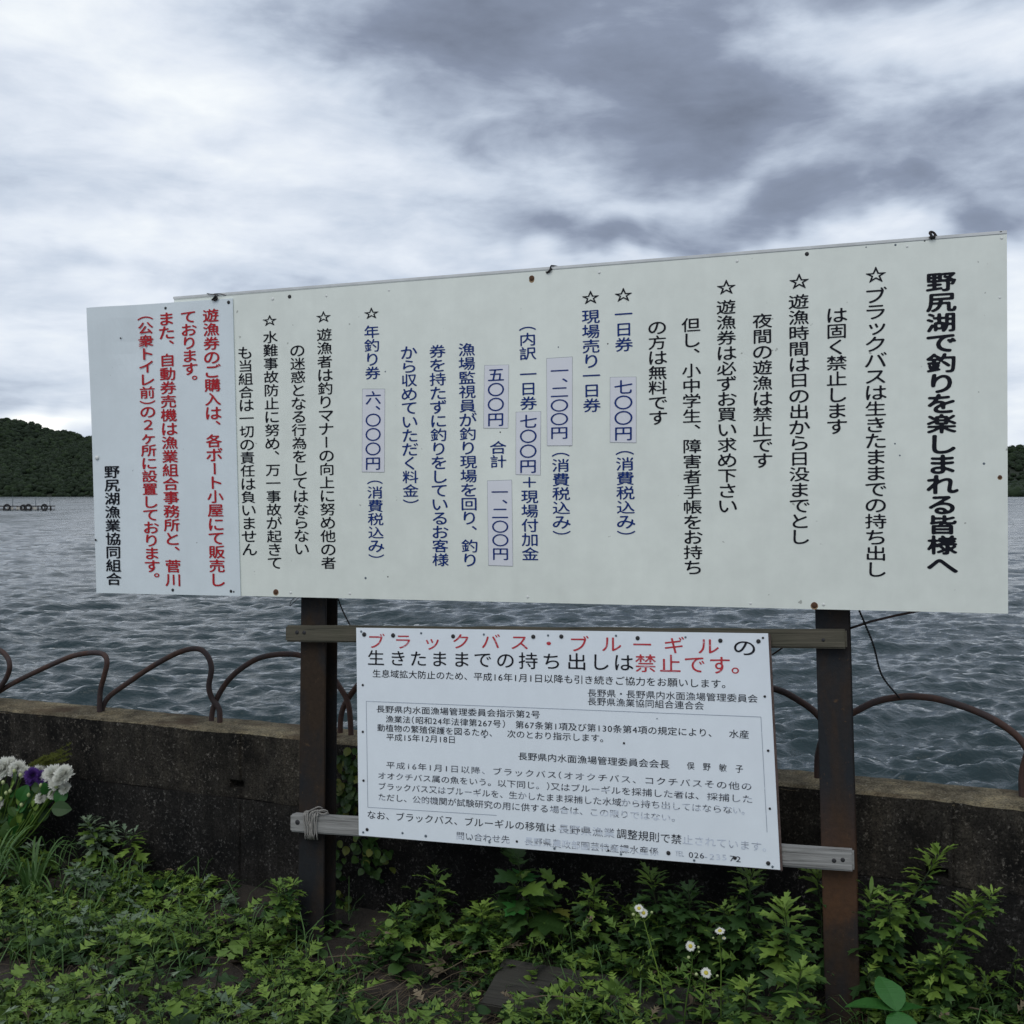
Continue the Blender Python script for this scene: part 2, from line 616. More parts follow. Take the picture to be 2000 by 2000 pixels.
def watermat():
    m, t, b = mat('lake_water')
    p = geo_pos(t)
    b.inputs['Base Color'].default_value = (.011, .026, .030, 1)
    sp_ = N(t, 'ShaderNodeSeparateXYZ')
    L(t, p, sp_.inputs[0])
    mr_ = N(t, 'ShaderNodeMapRange')       # ripples too small to model farther out
    L(t, sp_.outputs['Y'], mr_.inputs[0])
    for i_, v_ in enumerate((20, 170, .025, .24)):
        mr_.inputs[1 + i_].default_value = v_
    mpw = N(t, 'ShaderNodeMapping')
    mpw.inputs['Scale'].default_value = (.16, .035, 1)
    L(t, p, mpw.inputs[0])
    gust = ramp(t, noise_n(t, mpw.outputs[0], 1.0, 6, .7, .5), [(.36, (.35, .35, .35)), (.62, (1.45, 1.45, 1.45))])   # wind patches
    L(t, mathn(t, 'MULTIPLY', mr_.outputs[0], gust), b.inputs['Roughness'])
    b.inputs['IOR'].default_value = 1.333
    mp = N(t, 'ShaderNodeMapping')
    mp.inputs['Rotation'].default_value = (0, 0, R(12))
    mp.inputs['Scale'].default_value = (.7, 1.2, 1)
    L(t, p, mp.inputs[0])
    a = noise_n(t, mp.outputs[0], 3.0, 5, .55, .5)
    c = noise_n(t, mp.outputs[0], 11, 4, .6, .3)
    n1 = bump(t, a, .55, .06)
    n2 = bump(t, c, .8, .026, n1)
    mp2 = N(t, 'ShaderNodeMapping')
    mp2.inputs['Rotation'].default_value = (0, 0, R(8))
    mp2.inputs['Scale'].default_value = (.45, .22, 1)
    L(t, p, mp2.inputs[0])
    far = noise_n(t, mp2.outputs[0], 1.0, 4, .6, .3)
    b3 = N(t, 'ShaderNodeBump')
    b3.inputs['Distance'].default_value = 1.1
    L(t, far, b3.inputs['Height'])
    L(t, n2, b3.inputs['Normal'])
    ms = N(t, 'ShaderNodeMapRange')
    L(t, sp_.outputs['Y'], ms.inputs[0])
    for i_, v_ in enumerate((25, 120, 0, .45)):
        ms.inputs[1 + i_].default_value = v_
    L(t, ms.outputs[0], b3.inputs['Strength'])
    L(t, b3.outputs[0], b.inputs['Normal'])
    return m


M_water = watermat()

# ------------------------------------------------------------------ ground
gx = np.arange(-14, 14.01, .14)
gv, gf = [], []
rows_t = np.concatenate([np.arange(-.02, 3.0, .06), np.arange(3.0, 14, .6)])
for i, s in enumerate(gx):
    for j, tt in enumerate(rows_t):
        q = WALL.p + WALL_E * float(s * 1.0) + WALL.n * float(tt)
        z = .035 * noise.noise(Vector((q.x * 1.3, q.y * 1.3, 0))) + .02 * noise.noise(Vector((q.x * 5, q.y * 5, 3))) + .03 * math.exp(-tt * 3)
        gv.append((q.x, q.y, z))
nr = len(rows_t)
for i in range(len(gx) - 1):
    for j in range(nr - 1):
        gf.append((i * nr + j, (i + 1) * nr + j, (i + 1) * nr + j + 1, i * nr + j + 1))
g = mesh_obj('ground', gv, gf, M_soil, None, True)
tag(g, kind='structure')

# ------------------------------------------------------------------ lake
def wave_height(x, y, cell):
    h = np.zeros_like(x)
    rg = np.random.default_rng(3)
    patch = 1 + .22 * np.sin(x * .21 + 1.3 * np.sin(y * .13)) * np.sin(y * .17 + x * .05) + .12 * np.sin(x * .7 + y * .43)
    for k in range(76):
        lam = .15 * (1.042 ** k)
        ang = rg.normal(R(97), .42)
        amp = .0062 * lam ** .80 * (1.3 if lam < .38 else (.38 / lam) ** .65 * 1.3)
        ph = rg.uniform(0, 6.28)
        kx, ky = math.cos(ang) * 2 * math.pi / lam, math.sin(ang) * 2 * math.pi / lam
        w = np.clip((lam / cell - 1.8) / 2.6, 0, 1)
        # groups of waves, so that crests end
        gm = .55 + .45 * np.sin((kx * -ky / abs(ky) * .23 + .11) * x + (kx * .21) * y + ph * 3)
        s = np.sin(kx * x + ky * y + ph)
        s = 2 * ((s + 1) / 2) ** 1.55 - 1
        h += amp * w * gm * s * 2.45 * patch
    return h


az = np.linspace(-.88, .88, 820)
rr, gr = [6.0], []
while rr[-1] < 1700:
    gr.append(.0038 + .0042 * min(1, max(0, (math.log(rr[-1]) - 3.2) / 2.5)))
    rr.append(rr[-1] * (1 + gr[-1]))
gr.append(gr[-1])
rr = np.array(rr)
T, RR = np.meshgrid(az, rr)
# a fan of ever longer cells
WX = np.tan(T * .9) * RR
WY = RR
cell = RR * np.array(gr)[:, None]
WZ = WATER_Z + wave_height(WX, WY, np.maximum(cell, RR * .0021))
verts = np.stack([WX, WY, WZ], -1).reshape(-1, 3)
nrw, ncw = T.shape
idx = np.arange(nrw * ncw).reshape(nrw, ncw)
quads = np.stack([idx[:-1, :-1], idx[:-1, 1:], idx[1:, 1:], idx[1:, :-1]], -1).reshape(-1, 4)


def np_mesh(name, verts, faces, m, parent=None, smooth=False, rnd=None, nside=4):
    me = bpy.data.meshes.new(name)
    me.vertices.add(len(verts))
    me.vertices.foreach_set('co', np.asarray(verts, dtype=np.float32).ravel())
    me.loops.add(faces.size)
    me.loops.foreach_set('vertex_index', faces.astype(np.int32).ravel())
    me.polygons.add(len(faces))
    me.polygons.foreach_set('loop_start', np.arange(0, faces.size, nside, dtype=np.int32))
    me.polygons.foreach_set('loop_total', np.full(len(faces), nside, dtype=np.int32))
    if smooth:
        me.polygons.foreach_set('use_smooth', np.ones(len(faces), dtype=bool))
    if rnd is not None:
        a = me.attributes.new('rnd', 'FLOAT', 'POINT')
        a.data.foreach_set('value', np.asarray(rnd, dtype=np.float32))
    ms = m if isinstance(m, list) else [m]
    for q in ms:
        me.materials.append(q)
    me.update(calc_edges=True)
    return link(name, me, parent)


lake = np_mesh('lake_water', verts, quads, M_water, None, True)
tag(lake, kind='structure')
bed = mesh_obj('lake_bed', [(-2500, -3, -3.2), (2500, -3, -3.2), (2500, 2600, -3.2), (-2500, 2600, -3.2)], [(0, 1, 2, 3)], M_soil)
tag(bed, kind='structure')


# ------------------------------------------------------------------ far wooded hills
def ico(sub):
    bm = bmesh.new()
    bmesh.ops.create_icosphere(bm, subdivisions=sub, radius=1)
    v = np.array([tuple(x.co) for x in bm.verts])
    f = np.array([[x.index for x in q.verts] for q in bm.faces])
    bm.free()
    return v, f


def hill(name, label, xs, shore, crest, hfun, crown, density, hi_range, seed):
    rg = np.random.default_rng(seed)
    nt = 14
    v, f = [], []
    for i, x in enumerate(xs):
        for j in range(nt + 1):
            t = j / nt
            z = WATER_Z - .6 + hfun(x) * (t ** .8)
            v.append((x * (1 + .0 * t), shore + (crest - shore) * t, z))
        v.append((x, crest + 150, WATER_Z))
    for i in range(len(xs) - 1):
        for j in range(nt + 1):
            a = i * (nt + 2) + j
            f.append((a, a + nt + 2, a + nt + 3, a + 1))
    h = mesh_obj(name, v, f, M_hill, None, True)
    tag(h, kind='structure')
    # crowns
    bv, bf = ico(2)
    x0, x1 = xs[0], xs[-1]
    n = int((x1 - x0) * (crest - shore) / density)
    V, F, A = [], [], []
    off = 0
    leafv = np.array([(-.5, 0, 0), (.5, 0, 0), (.35, .9, .1), (-.35, .9, .1)])
    LV, LA = [], []
    n_hi = int((hi_range[1] - hi_range[0]) * (crest - shore) / (density * .30))
    for it in range(n + n_hi):
        hi = it >= n
        x = rg.uniform(*hi_range) if hi else rg.uniform(x0, x1)
        if not hi and hi_range[0] < x < hi_range[1]:
            continue
        t = rg.uniform(0, 1) ** 1.0
        y = shore + (crest - shore) * t + 1.5
        z = WATER_Z - .6 + hfun(x) * (t ** .8)
        r = crown * rg.uniform(.7, 1.15) * (.62 if hi else 1)
        sz = r * rg.uniform(.6, .85)
        c = np.array((x, y, z + (sz * .55 if t < .03 else sz * .9)))
        ph = rg.uniform(0, 6.28, 6)
        d = 1 + .22 * np.sin(bv[:, 0] * 5 + ph[0]) * np.sin(bv[:, 1] * 6 + ph[1]) + .14 * np.sin(bv[:, 2] * 7 + ph[2] + bv[:, 0] * 4) + rg.normal(0, .09, len(bv))
        V.append(bv * d[:, None] * np.array((r, r, sz)) * .93 + c)
        F.append(bf + off)
        off += len(bv)
        A.append(np.full(len(bv), rg.uniform()))
        if hi_range[0] < x < hi_range[1]:
            k = 56
            dirs = rg.normal(0, 1, (k, 3))
            dirs[:, 1] -= .3
            dirs[:, 2] += .3
            dirs /= np.linalg.norm(dirs, axis=1)[:, None]
            pos = c + dirs * np.array((r, r, sz)) * rg.uniform(.85, 1.12, (k, 1))
            a1 = rg.normal(0, 1, (k, 3))
            a1 /= np.linalg.norm(a1, axis=1)[:, None]
            a2 = np.cross(a1, dirs)
            s = r * rg.uniform(.10, .22, (k, 1))
            q = np.stack([pos - a1 * s, pos + a2 * s * .8, pos + a1 * s, pos - a2 * s * .8], 1)
            LV.append(q.reshape(-1, 3))
            LA.append(np.repeat(np.clip(rg.uniform() + rg.uniform(-.25, .25, k), 0, .99), 4))
    verts_ = np.concatenate(V)
    faces_ = np.concatenate(F)
    o = np_mesh('forest', verts_, faces_, M_forest, None, False, np.concatenate(A), 3)
    tag(o, label, 'forest', kind='stuff')
    if LV:
        lv = np.concatenate(LV)
        lf = np.arange(len(lv)).reshape(-1, 4)
        o2 = np_mesh('leaves', lv, lf, M_forest, o, False, np.concatenate(LA), 4)
        tag(o2, kind='stuff')


def h_left(x):
    b = np.interp(x, [-700, -420, -330, -278, -255, -240, -228, -205, -150, -60, 60, 200, 330], [60, 53, 47, 40, 36.5, 33.5, 30.5, 28.5, 21, 14, 9, 6, 2])
    return float(b + 1.2 * math.sin(x * .11) + .8 * math.sin(x * .31 + 1))


def h_right(x):
    b = np.interp(x, [-300, 0, 300, 480, 560, 600, 700, 1000, 1500], [10, 16, 24, 40, 53, 55, 50, 60, 70])
    return float(b + 1.5 * math.sin(x * .05))


hill('hill', 'dark green wooded hillside sloping down behind the left notice board', list(range(-700, 331, 10)), 467, 600, h_left, 3.0, 15, (-300, -165), 11)
hill('hill', 'distant dark wooded shore at the right edge beyond the big board', list(range(-300, 1501, 30)), 1120, 1320, h_right, 7.0, 260, (480, 640), 12)

# ------------------------------------------------------------------ sea wall
S0, S1 = -5.0, 5.5
JOINT = -.287           # below the top
CAPW = .267


def s_of(px, py, off=0.0):
    return WALL.uv(px, py, off)[0]


notches = []            # (s centre, half width, z0, z1) drains above the joint
for (xa, xb, ya, yb) in ((447, 476, 1524, 1541), (1808, 1852, 1694, 1715)):
    sa, sb = s_of(xa, (ya + yb) / 2), s_of(xb, (ya + yb) / 2)
    za, zb = WALL.uv((xa + xb) / 2, yb)[1], WALL.uv((xa + xb) / 2, ya)[1]
    notches.append((sa, sb, za, zb))


CRACKS = [s_of(1862, 1660), s_of(470, 1560), s_of(-150, 1500)]      # upright joints between pours


def wall_part(name, zs, front, back, cap, m, parent, seed, notch=False):
    ss = list(np.arange(S0, S1, .03))
    for (sa, sb, za, zb) in notches:
        ss += [sa, sa + .002, sb - .002, sb]
    for cj in CRACKS:
        ss += [cj - .006, cj - .002, cj + .002, cj + .006]
    ss = sorted(ss)
    zz = sorted(zs + ([x for n_ in notches for x in (n_[2], n_[2] + .002, n_[3] - .002, n_[3])] if notch else []), reverse=True)
    v, f = [], []
    nz = len(zz)
    for s in ss:
        for k, z in enumerate(zz):
            d = front + .006 * noise.noise(Vector((s * 9, z * 9, seed))) + .004 * noise.noise(Vector((s * 31, z * 31, seed + 5))) + .012 * noise.noise(Vector((s * 1.3, z * 2, seed)))
            if k == 0 or k == nz - 1:
                d -= .002 + .008 * abs(noise.noise(Vector((s * 14, seed, 1))))
            zj = .006 * noise.noise(Vector((s * 3, seed + 2, 0))) + .003 * noise.noise(Vector((s * 20, 4, seed))) if k in (0, nz - 1) else 0
            for cj in CRACKS:
                if abs(s - cj) < .003:
                    d -= .009
            if notch:
                for (sa, sb, za, zb) in notches:
                    if sa + .001 < s < sb - .001 and za + .001 < z < zb - .001:
                        d -= .11
            v.append(WALL.at(s, z + zj, d))
    for i in range(len(ss) - 1):
        for k in range(nz - 1):
            a = i * nz + k
            f.append((a, a + 1, a + nz + 1, a + nz))
    o = mesh_obj(name, v, f, m, parent, True)
    return o


wall = thing('concrete_wall', 'low weathered concrete lakeside wall behind the signs with a rusty arched railing on it', 'wall', (0, 0, 0))
up_z = [-.004 - .022 * i for i in range(14) if .004 + .022 * i < .285] + [-.285]
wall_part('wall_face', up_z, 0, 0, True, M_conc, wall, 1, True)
lo_z = [JOINT + .001 - .035 * i for i in range(15)]
wall_part('wall_footing', lo_z, .009, 0, False, M_conc_low, wall, 9)
# ledge between the two pours, the cap, the back
v, f = [], []
ss = list(np.arange(S0, S1, .03))
for s in ss:
    for k in range(9):
        w = -.006 - (CAPW - .012) * k / 8
        z = .004 * noise.noise(Vector((s * 4, w * 8, 0))) + .003 * noise.noise(Vector((s * 22, w * 22, 0))) - (.012 if k == 0 else (.006 if k == 8 else 0)) + .002 * k / 8
        if k == 0:
            w -= .008 * noise.noise(Vector((s * 9, 0, 2)))
        v.append(WALL.at(s, z, w))
for i in range(len(ss) - 1):
    for k in range(8):
        a = i * 9 + k
        f.append((a, a + 9, a + 10, a + 1))
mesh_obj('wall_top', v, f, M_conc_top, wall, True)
mb = MB()
a = WALL.at(S0, -.012, -.012)
mb.box(a - Vector((0, 0, 2.8)), WALL_E * (S1 - S0 - .04), -WALL.n * (CAPW - .03), Vector((0, 0, 2.8)))
# dark core sits behind the skins, pierced only by the shallow drains' back
core = MB()
core.box(WALL.at(S0, JOINT - .02, -.12), WALL_E * (S1 - S0 - .04), WALL.n * .1205, Vector((0, 0, .0195)))
core.build('joint_ledge', M_conc_low, wall)
cb = MB()
cb.box(WALL.at(S0, -3.4, -.13), WALL_E * (S1 - S0 - .04), -WALL.n * (CAPW - .14), Vector((0, 0, 3.385)))
cb.build('wall_core', M_conc, wall)

# ------------------------------------------------------------------ railing arches on the wall
RAILP = WALL.shifted(-CAPW * .55)
def rail_pt(px, py, off=0.0):
    return RAILP.hit(px, py, off)


def arch(pts, label, r=.0125, base=None):
    P = [rail_pt(x, y, o) for (x, y, o) in pts]
    P[0].z = WALL_TOP - .02 if pts[0][1] > 1350 else P[0].z
    P[-1].z = WALL_TOP - .02 if pts[-1][1] > 1350 else P[-1].z
    m_ = MB()
    m_.tube(spline(P, 10), r, 10)
    o = m_.build('railing_arch', M_pipe, None, True)
    tag(o, label, 'railing', 'bent rusty pipe arches along the wall')
    return o


arch([(-215, 1352, 0), (-205, 1300, 0), (-150, 1278, .0), (-60, 1262, 0), (-15, 1264, 0), (10, 1278, .01), (19, 1300, .02), (12, 1325, .01), (-6, 1352, 0), (-14, 1366, 0)],
     'rusty pipe arch cut off by the left picture edge, only its right leg showing')
arch([(-40, 1372, -.02), (-4, 1352, -.02), (30, 1332, -.01), (90, 1303, 0), (140, 1282, 0), (178, 1275, .0), (202, 1278, .01), (209, 1294, .02), (203, 1322, .02), (196, 1350, .01), (194, 1392, 0)],
     'bent rusty pipe arch leaning low, leftmost one seen whole')
arch([(196, 1390, -.02), (210, 1364, -.02), (245, 1337, -.01), (300, 1300, 0), (350, 1274, 0), (385, 1267, 0), (404, 1279, .01), (413, 1305, .02), (408, 1340, .02), (414, 1364, .01), (428, 1385, 0), (429, 1414, 0)],
     'bent rusty pipe arch with one upright leg, second from the left')
arch([(412, 1414, -.02), (416, 1385, -.02), (430, 1352, -.01), (456, 1318, 0), (500, 1288, 0), (545, 1278, 0), (590, 1281, 0), (632, 1302, 0), (662, 1340, .0), (681, 1378, 0), (686, 1436, 0)],
     'rounded rusty pipe arch passing behind the left post')
arch([(664, 1432, -.02), (668, 1390, -.02), (690, 1350, -.01), (730, 1310, 0), (800, 1288, 0), (850, 1290, 0), (890, 1315, 0), (935, 1370, 0), (952, 1420, 0), (955, 1462, 0)],
     'rusty pipe arch whose left leg crosses beside the left edge of the lower notice')
arch([(930, 1460, -.02), (934, 1415, -.02), (960, 1365, -.01), (1010, 1325, 0), (1080, 1303, 0), (1150, 1310, 0), (1215, 1345, 0), (1255, 1400, 0), (1262, 1450, 0), (1264, 1490, 0)],
     'rusty pipe arch hidden behind the middle of the lower notice')
arch([(1240, 1488, -.02), (1245, 1440, -.02), (1275, 1385, -.01), (1330, 1343, 0), (1420, 1334, 0), (1510, 1345, 0), (1560, 1368, 0), (1600, 1400, 0), (1625, 1450, 0), (1632, 1525, 0)],
     'rusty pipe arch coming out right of the lower notice behind the right post')
arch([(1597, 1522, -.02), (1599, 1470, -.02), (1620, 1420, -.01), (1672, 1389, 0), (1712, 1370, 0), (1760, 1361, 0), (1800, 1361, 0), (1850, 1370, 0), (1920, 1395, 0), (1975, 1428, 0), (2005, 1462, 0), (2022, 1510, 0), (2026, 1562, 0)],
     'rounded rusty pipe arch right of the right post with a black rope tied on')
arch([(1998, 1556, -.02), (1999, 1500, -.02), (2030, 1440, -.01), (2120, 1400, 0), (2250, 1400, 0), (2380, 1480, 0), (2400, 1600, 0)],
     'rusty pipe arch starting at the right picture edge', .0125)

def arch_s(s0, label):
    """a whole arch at metres along the wall"""
    P = []
    for (u, h, o) in ((0, -.02, -.01), (.005, .10, -.01), (.06, .21, 0), (.18, .30, 0), (.36, .335, 0), (.54, .30, 0), (.66, .21, 0), (.735, .10, .01), (.74, -.02, .01)):
        P.append(RAILP.p + WALL_E * (s0 + u) + Vector((0, 0, WALL_TOP - RAILP.p.z + h)) + WALL.n * o)
    m_ = MB()
    m_.tube(spline(P, 8), .0125, 10)
    o = m_.build('railing_arch', M_pipe, None, True)
    tag(o, label, 'railing', 'bent rusty pipe arches along the wall')


_s = (rail_pt(1998, 1556) - RAILP.p).dot(WALL_E)
_l = (rail_pt(-215, 1352) - RAILP.p).dot(WALL_E)
arch_s(_s + .72, 'first rusty pipe arch beyond the right picture edge')
arch_s(_s + 1.44, 'farthest right rusty pipe arch, second one past the right picture edge')
arch_s(_l - .75, 'rusty pipe arch beyond the left picture edge')

# ------------------------------------------------------------------ sign support: posts, rails
stand = thing('sign_stand', 'two dark rusty steel posts joined by two weathered timber rails', 'post stand', POST.hit(620, 1860))
stand_i = Matrix.Translation(-stand.location)


def under(o, parent):
    """parent o keeping its world-space mesh where it is"""
    o.parent = parent
    o.matrix_parent_inverse = Matrix.Translation(-parent.location)
    return o


def hbeam(x_top, x_bot, w, depth, m, ybot, label):
    yt = 760
    p_t, p_b = POST.hit(x_top[0], x_top[1]), POST.hit(x_bot[0], x_bot[1])
    ax = (p_t - p_b).normalized()
    top = p_b + ax * ((SIGN.hit(x_top[0], yt) - p_b).dot(ax))
    bot = p_b - ax * ((p_b.z + .25) / ax.z)
    e = (POST.e - ax * POST.e.dot(ax)).normalized()
    n = e.cross(ax).normalized()
    if n.y < 0:
        n = -n
    H = top - bot
    mb = MB()
    ft = .009
    mb.box(bot - e * w / 2, e * w, n * ft, H, .0025)
    mb.box(bot - e * w / 2 + n * (depth - ft), e * w, n * ft, H, .0025)
    mb.box(bot - e * .004 + n * (ft - .001), e * .008, n * (depth - 2 * ft + .002), H)
    o = mb.build('post', m)
    o['label'] = label
    under(o, stand)
    return o, top, bot, e, n


PW = .112
hbeam((612, 1170), (606, 1850), PW, .10, M_post, 0, 'dark left post, bluish steel with brown rust')
hbeam((1625, 1195), (1646, 1973), .110, .10, M_post_rusty, 0, 'right post with orange rust near its foot')


def rail(p0, p1, hpx0, hpx1, thick, m, name, label, chamfer=.006):
    """front face top corners p0,p1 in the picture; heights in px"""
    pl = POST.shifted(thick)
    a, b = pl.hit(*p0), pl.hit(*p1)
    h = ((pl.hit(p0[0], p0[1] + hpx0) - a).length + (pl.hit(p1[0], p1[1] + hpx1) - b).length) / 2
    e = (b - a)
    d = e.normalized()
    dn = (-(LEAN_U - d * LEAN_U.dot(d))).normalized()
    bk = d.cross(dn)
    if bk.y < 0:
        bk = -bk
    # local frame so the grain runs along the rail
    me_o = thing_mesh(name, m, e.length, thick - .002, h, chamfer)
    M = Matrix((d, bk, -dn)).transposed().to_4x4()
    M.translation = a + dn * h
    me_o.parent = stand
    me_o.matrix_parent_inverse = stand_i
    me_o.matrix_basis = M
    me_o['label'] = label
    return pl, a, b, d, dn, h


def thing_mesh(name, m, lx, ly, lz, bev):
    mb = MB()
    mb.box(Vector((0, 0, 0)), Vector((lx, 0, 0)), Vector((0, ly, 0)), Vector((0, 0, lz)), bev)
    # split along the length and warp a little, so that the edges are not dead straight
    bm = bmesh.new()
    vs = [bm.verts.new(v) for v in mb.v]
    for q in mb.f:
        bm.faces.new([vs[i] for i in q])
    long_e = [e for e in bm.edges if abs((e.verts[0].co - e.verts[1].co).x) > lx * .5]
    bmesh.ops.subdivide_edges(bm, edges=long_e, cuts=24, use_grid_fill=True)
    for v in bm.verts:
        v.co.z += .0028 * noise.noise(Vector((v.co.x * 5, 1, 2))) + .001 * noise.noise(Vector((v.co.x * 24, v.co.z * 9, 2)))
        v.co.y += .002 * noise.noise(Vector((v.co.x * 4, 8, 2)))
    me = bpy.data.meshes.new(name)
    bm.to_mesh(me)
    bm.free()
    me.materials.append(m)
    return link(name, me)


UR = rail((557, 1221), (1653, 1229), 30, 41, .045, M_wood_top, 'rail', 'mossy brown upper rail')
LR = rail((566, 1590), (1667, 1662), 39, 36, .050, M_wood_low, 'rail', 'pale grey lower rail')


def disc(name, pl, px, py, rpx, m, parent, off, dome=.4, seg=12):
    c = pl.hit(px, py, off)
    r = (pl.hit(px + rpx, py, off) - c).length
    key = (name, m.name, dome)
    if key not in DISCS:
        v, f = [], []
        for k, (rr_, zz) in enumerate(((1, 0), (.97, .35), (.6, .85), (0, 1))):
            if rr_ == 0:
                v.append((0, 0, dome))
            else:
                v += [(rr_ * math.cos(2 * math.pi * i / seg), rr_ * math.sin(2 * math.pi * i / seg), dome * zz) for i in range(seg)]
        for k in range(2):
            for i in range(seg):
                i2 = (i + 1) % seg
                f.append((k * seg + i, k * seg + i2, (k + 1) * seg + i2, (k + 1) * seg + i))
        for i in range(seg):
            f.append((2 * seg + i, 2 * seg + (i + 1) % seg, 3 * seg))
        me = bpy.data.meshes.new(name)
        me.from_pydata(v, [], f)
        me.materials.append(m)
        me.polygons.foreach_set('use_smooth', [True] * len(me.polygons))
        DISCS[key] = me
    o = link(name, DISCS[key])
    M = Matrix((pl.e, pl.n.cross(pl.e), pl.n)).transposed().to_4x4()
    M = Matrix.Translation(c) @ M @ Matrix.Diagonal((r, r, r, 1))
    o.parent = parent
    o.matrix_parent_inverse = Matrix.Translation(-parent.location)
    o.matrix_basis = M
    return o


DISCS = {}
for (x, y) in ((580, 1235), (594, 1235.5), (1608, 1250)):
    disc('screw', POST, x, y, 3.6, M_nail_black, stand, .0455, .25)
for (x, y) in ((581, 1606), (1629, 1681), (1646, 1679.5)):
    disc('screw', POST, x, y, 4.5, M_nail_black, stand, .0505, .25)

# ------------------------------------------------------------------ glyphs
_fc = bpy.data.curves.new('glyph_source', 'FONT')
_fo = bpy.data.objects.new('glyph_source', _fc)
C.objects.link(_fo)
_raw = {}


def raw_loops(ch):
    if ch in _raw:
        return _raw[ch]
    _fc.body = ch
    bpy.context.view_layer.update()
    dg = bpy.context.evaluated_depsgraph_get()
    cv = _fo.evaluated_get(dg).to_curve(dg)
    loops = []
    for s in cv.splines:
        bp = s.bezier_points
        n = len(bp)
        if n < 2:
            continue
        pts = []
        for i in range(n):
            a, b = bp[i], bp[(i + 1) % n]
            p0, p1, p2, p3 = (np.array(q[:2]) for q in (a.co, a.handle_right, b.handle_left, b.co))
            d = np.linalg.norm(p3 - p0)
            if d < 1e-5:
                continue
            dev = max(abs(np.cross(p3 - p0, p1 - p0)), abs(np.cross(p3 - p0, p2 - p0))) / d
            k = 1 if dev < .003 else (4 if d > .1 else 3)
            for t in np.arange(k) / k:
                pts.append((1 - t) ** 3 * p0 + 3 * (1 - t) ** 2 * t * p1 + 3 * (1 - t) * t * t * p2 + t ** 3 * p3)
        if len(pts) > 2:
            loops.append(np.array(pts))
    _fo.to_curve_clear()
    _raw[ch] = loops
    return loops


_gl = {}


def gauss(img, s):
    r = int(3 * s) + 1
    k = np.exp(-np.arange(-r, r + 1) ** 2 / (2 * s * s))
    k /= k.sum()
    out = np.apply_along_axis(lambda m_: np.convolve(m_, k, 'same'), 0, img)
    return np.apply_along_axis(lambda m_: np.convolve(m_, k, 'same'), 1, out)


def glyph(ch, sigma, thr, G=80):
    """rounded, thickened glyph: (verts, tris) in the em square, y from -.12 to .88"""
    key = (ch, sigma, thr)
    if key in _gl:
        return _gl[key]
    loops = raw_loops(ch)
    if not loops:
        _gl[key] = ([], [])
        return _gl[key]
    if sigma > 0:
        SS = 2
        n = G * SS
        lo, hi = -.10, 1.10
        xs = lo + (np.arange(n) + .5) / n * (hi - lo)
        ys = xs - .12
        img = np.zeros((n, n))
        for lp in loops:
            a, b = lp, np.roll(lp, -1, 0)
            for (x0, y0), (x1, y1) in zip(a, b):
                if y0 == y1:
                    continue
                up = 1 if y1 > y0 else -1
                ylo, yhi = min(y0, y1), max(y0, y1)
                rws = np.nonzero((ys >= ylo) & (ys < yhi))[0]
                if len(rws) == 0:
                    continue
                xc = x0 + (ys[rws] - y0) * (x1 - x0) / (y1 - y0)
                col = np.searchsorted(xs, xc)
                ok = col < n
                np.add.at(img, (rws[ok], col[ok]), up)
        img = (np.cumsum(img, 1) != 0).astype(float)
        img = gauss(img, sigma / (hi - lo) * n)
        img = img.reshape(G, SS, G, SS).mean((1, 3))
        img[0] = img[-1] = 0
        img[:, 0] = img[:, -1] = 0
        st = (hi - lo) / G
        loops = [np.stack([lo + (c[:, 0] + .5) * st, lo - .12 + (c[:, 1] + .5) * st], 1) for c in contours(img, thr)]
        loops = [simplify(c, .0022) for c in loops]
        loops = [c for c in loops if len(c) > 3]
    vs, tris = fill_loops(loops)
    _gl[key] = (np.array(vs), tris)
    return _gl[key]


def area2(c):
    x, y = c[:, 0], c[:, 1]
    return float(np.sum(x * np.roll(y, -1) - np.roll(x, -1) * y)) / 2


def inside(p, c):
    x, y = c[:, 0], c[:, 1]
    x2, y2 = np.roll(x, -1), np.roll(y, -1)
    cr = (y > p[1]) != (y2 > p[1])
    with np.errstate(divide='ignore', invalid='ignore'):
        xi = x + (p[1] - y) * (x2 - x) / (y2 - y)
    return bool(np.sum(cr & (xi > p[0])) % 2)


def fill_loops(loops):
    """each outline filled on its own, with just the holes that lie in it"""
    n = len(loops)
    depth = [sum(inside(loops[i][0], loops[j]) for j in range(n) if j != i) for i in range(n)]
    vs, tris = [], []
    for i in range(n):
        if depth[i] % 2:
            continue
        grp = [loops[i]] + [loops[j] for j in range(n) if depth[j] == depth[i] + 1 and inside(loops[j][0], loops[i])]
        want = abs(area2(grp[0])) - sum(abs(area2(g_)) for g_ in grp[1:])
        pts = np.concatenate(grp)
        best = None
        for tr in range(4):
            # turned a little when the fill fails, which it does on exactly level edges
            a = (0, .37, 1.1, 2.0)[tr]
            ro = np.array(((math.cos(a), -math.sin(a)), (math.sin(a), math.cos(a))))
            t_ = tessellate_polygon([[Vector((*(ro @ p), 0)) for p in g_] for g_ in grp])
            ar = sum(abs((pts[b][0] - pts[a_][0]) * (pts[c_][1] - pts[a_][1]) - (pts[c_][0] - pts[a_][0]) * (pts[b][1] - pts[a_][1])) / 2 for a_, b, c_ in t_)
            err = abs(ar - want) / max(want, 1e-6)
            if best is None or err < best[0]:
                best = (err, t_)
            if err < .02:
                break
        k = len(vs)
        vs += [tuple(p) for p in pts]
        tris += [(a_ + k, b + k, c_ + k) for a_, b, c_ in best[1]]
        if best[0] > .05:
            BADFILL.append(round(best[0], 2))
    return vs, tris


BADFILL = []


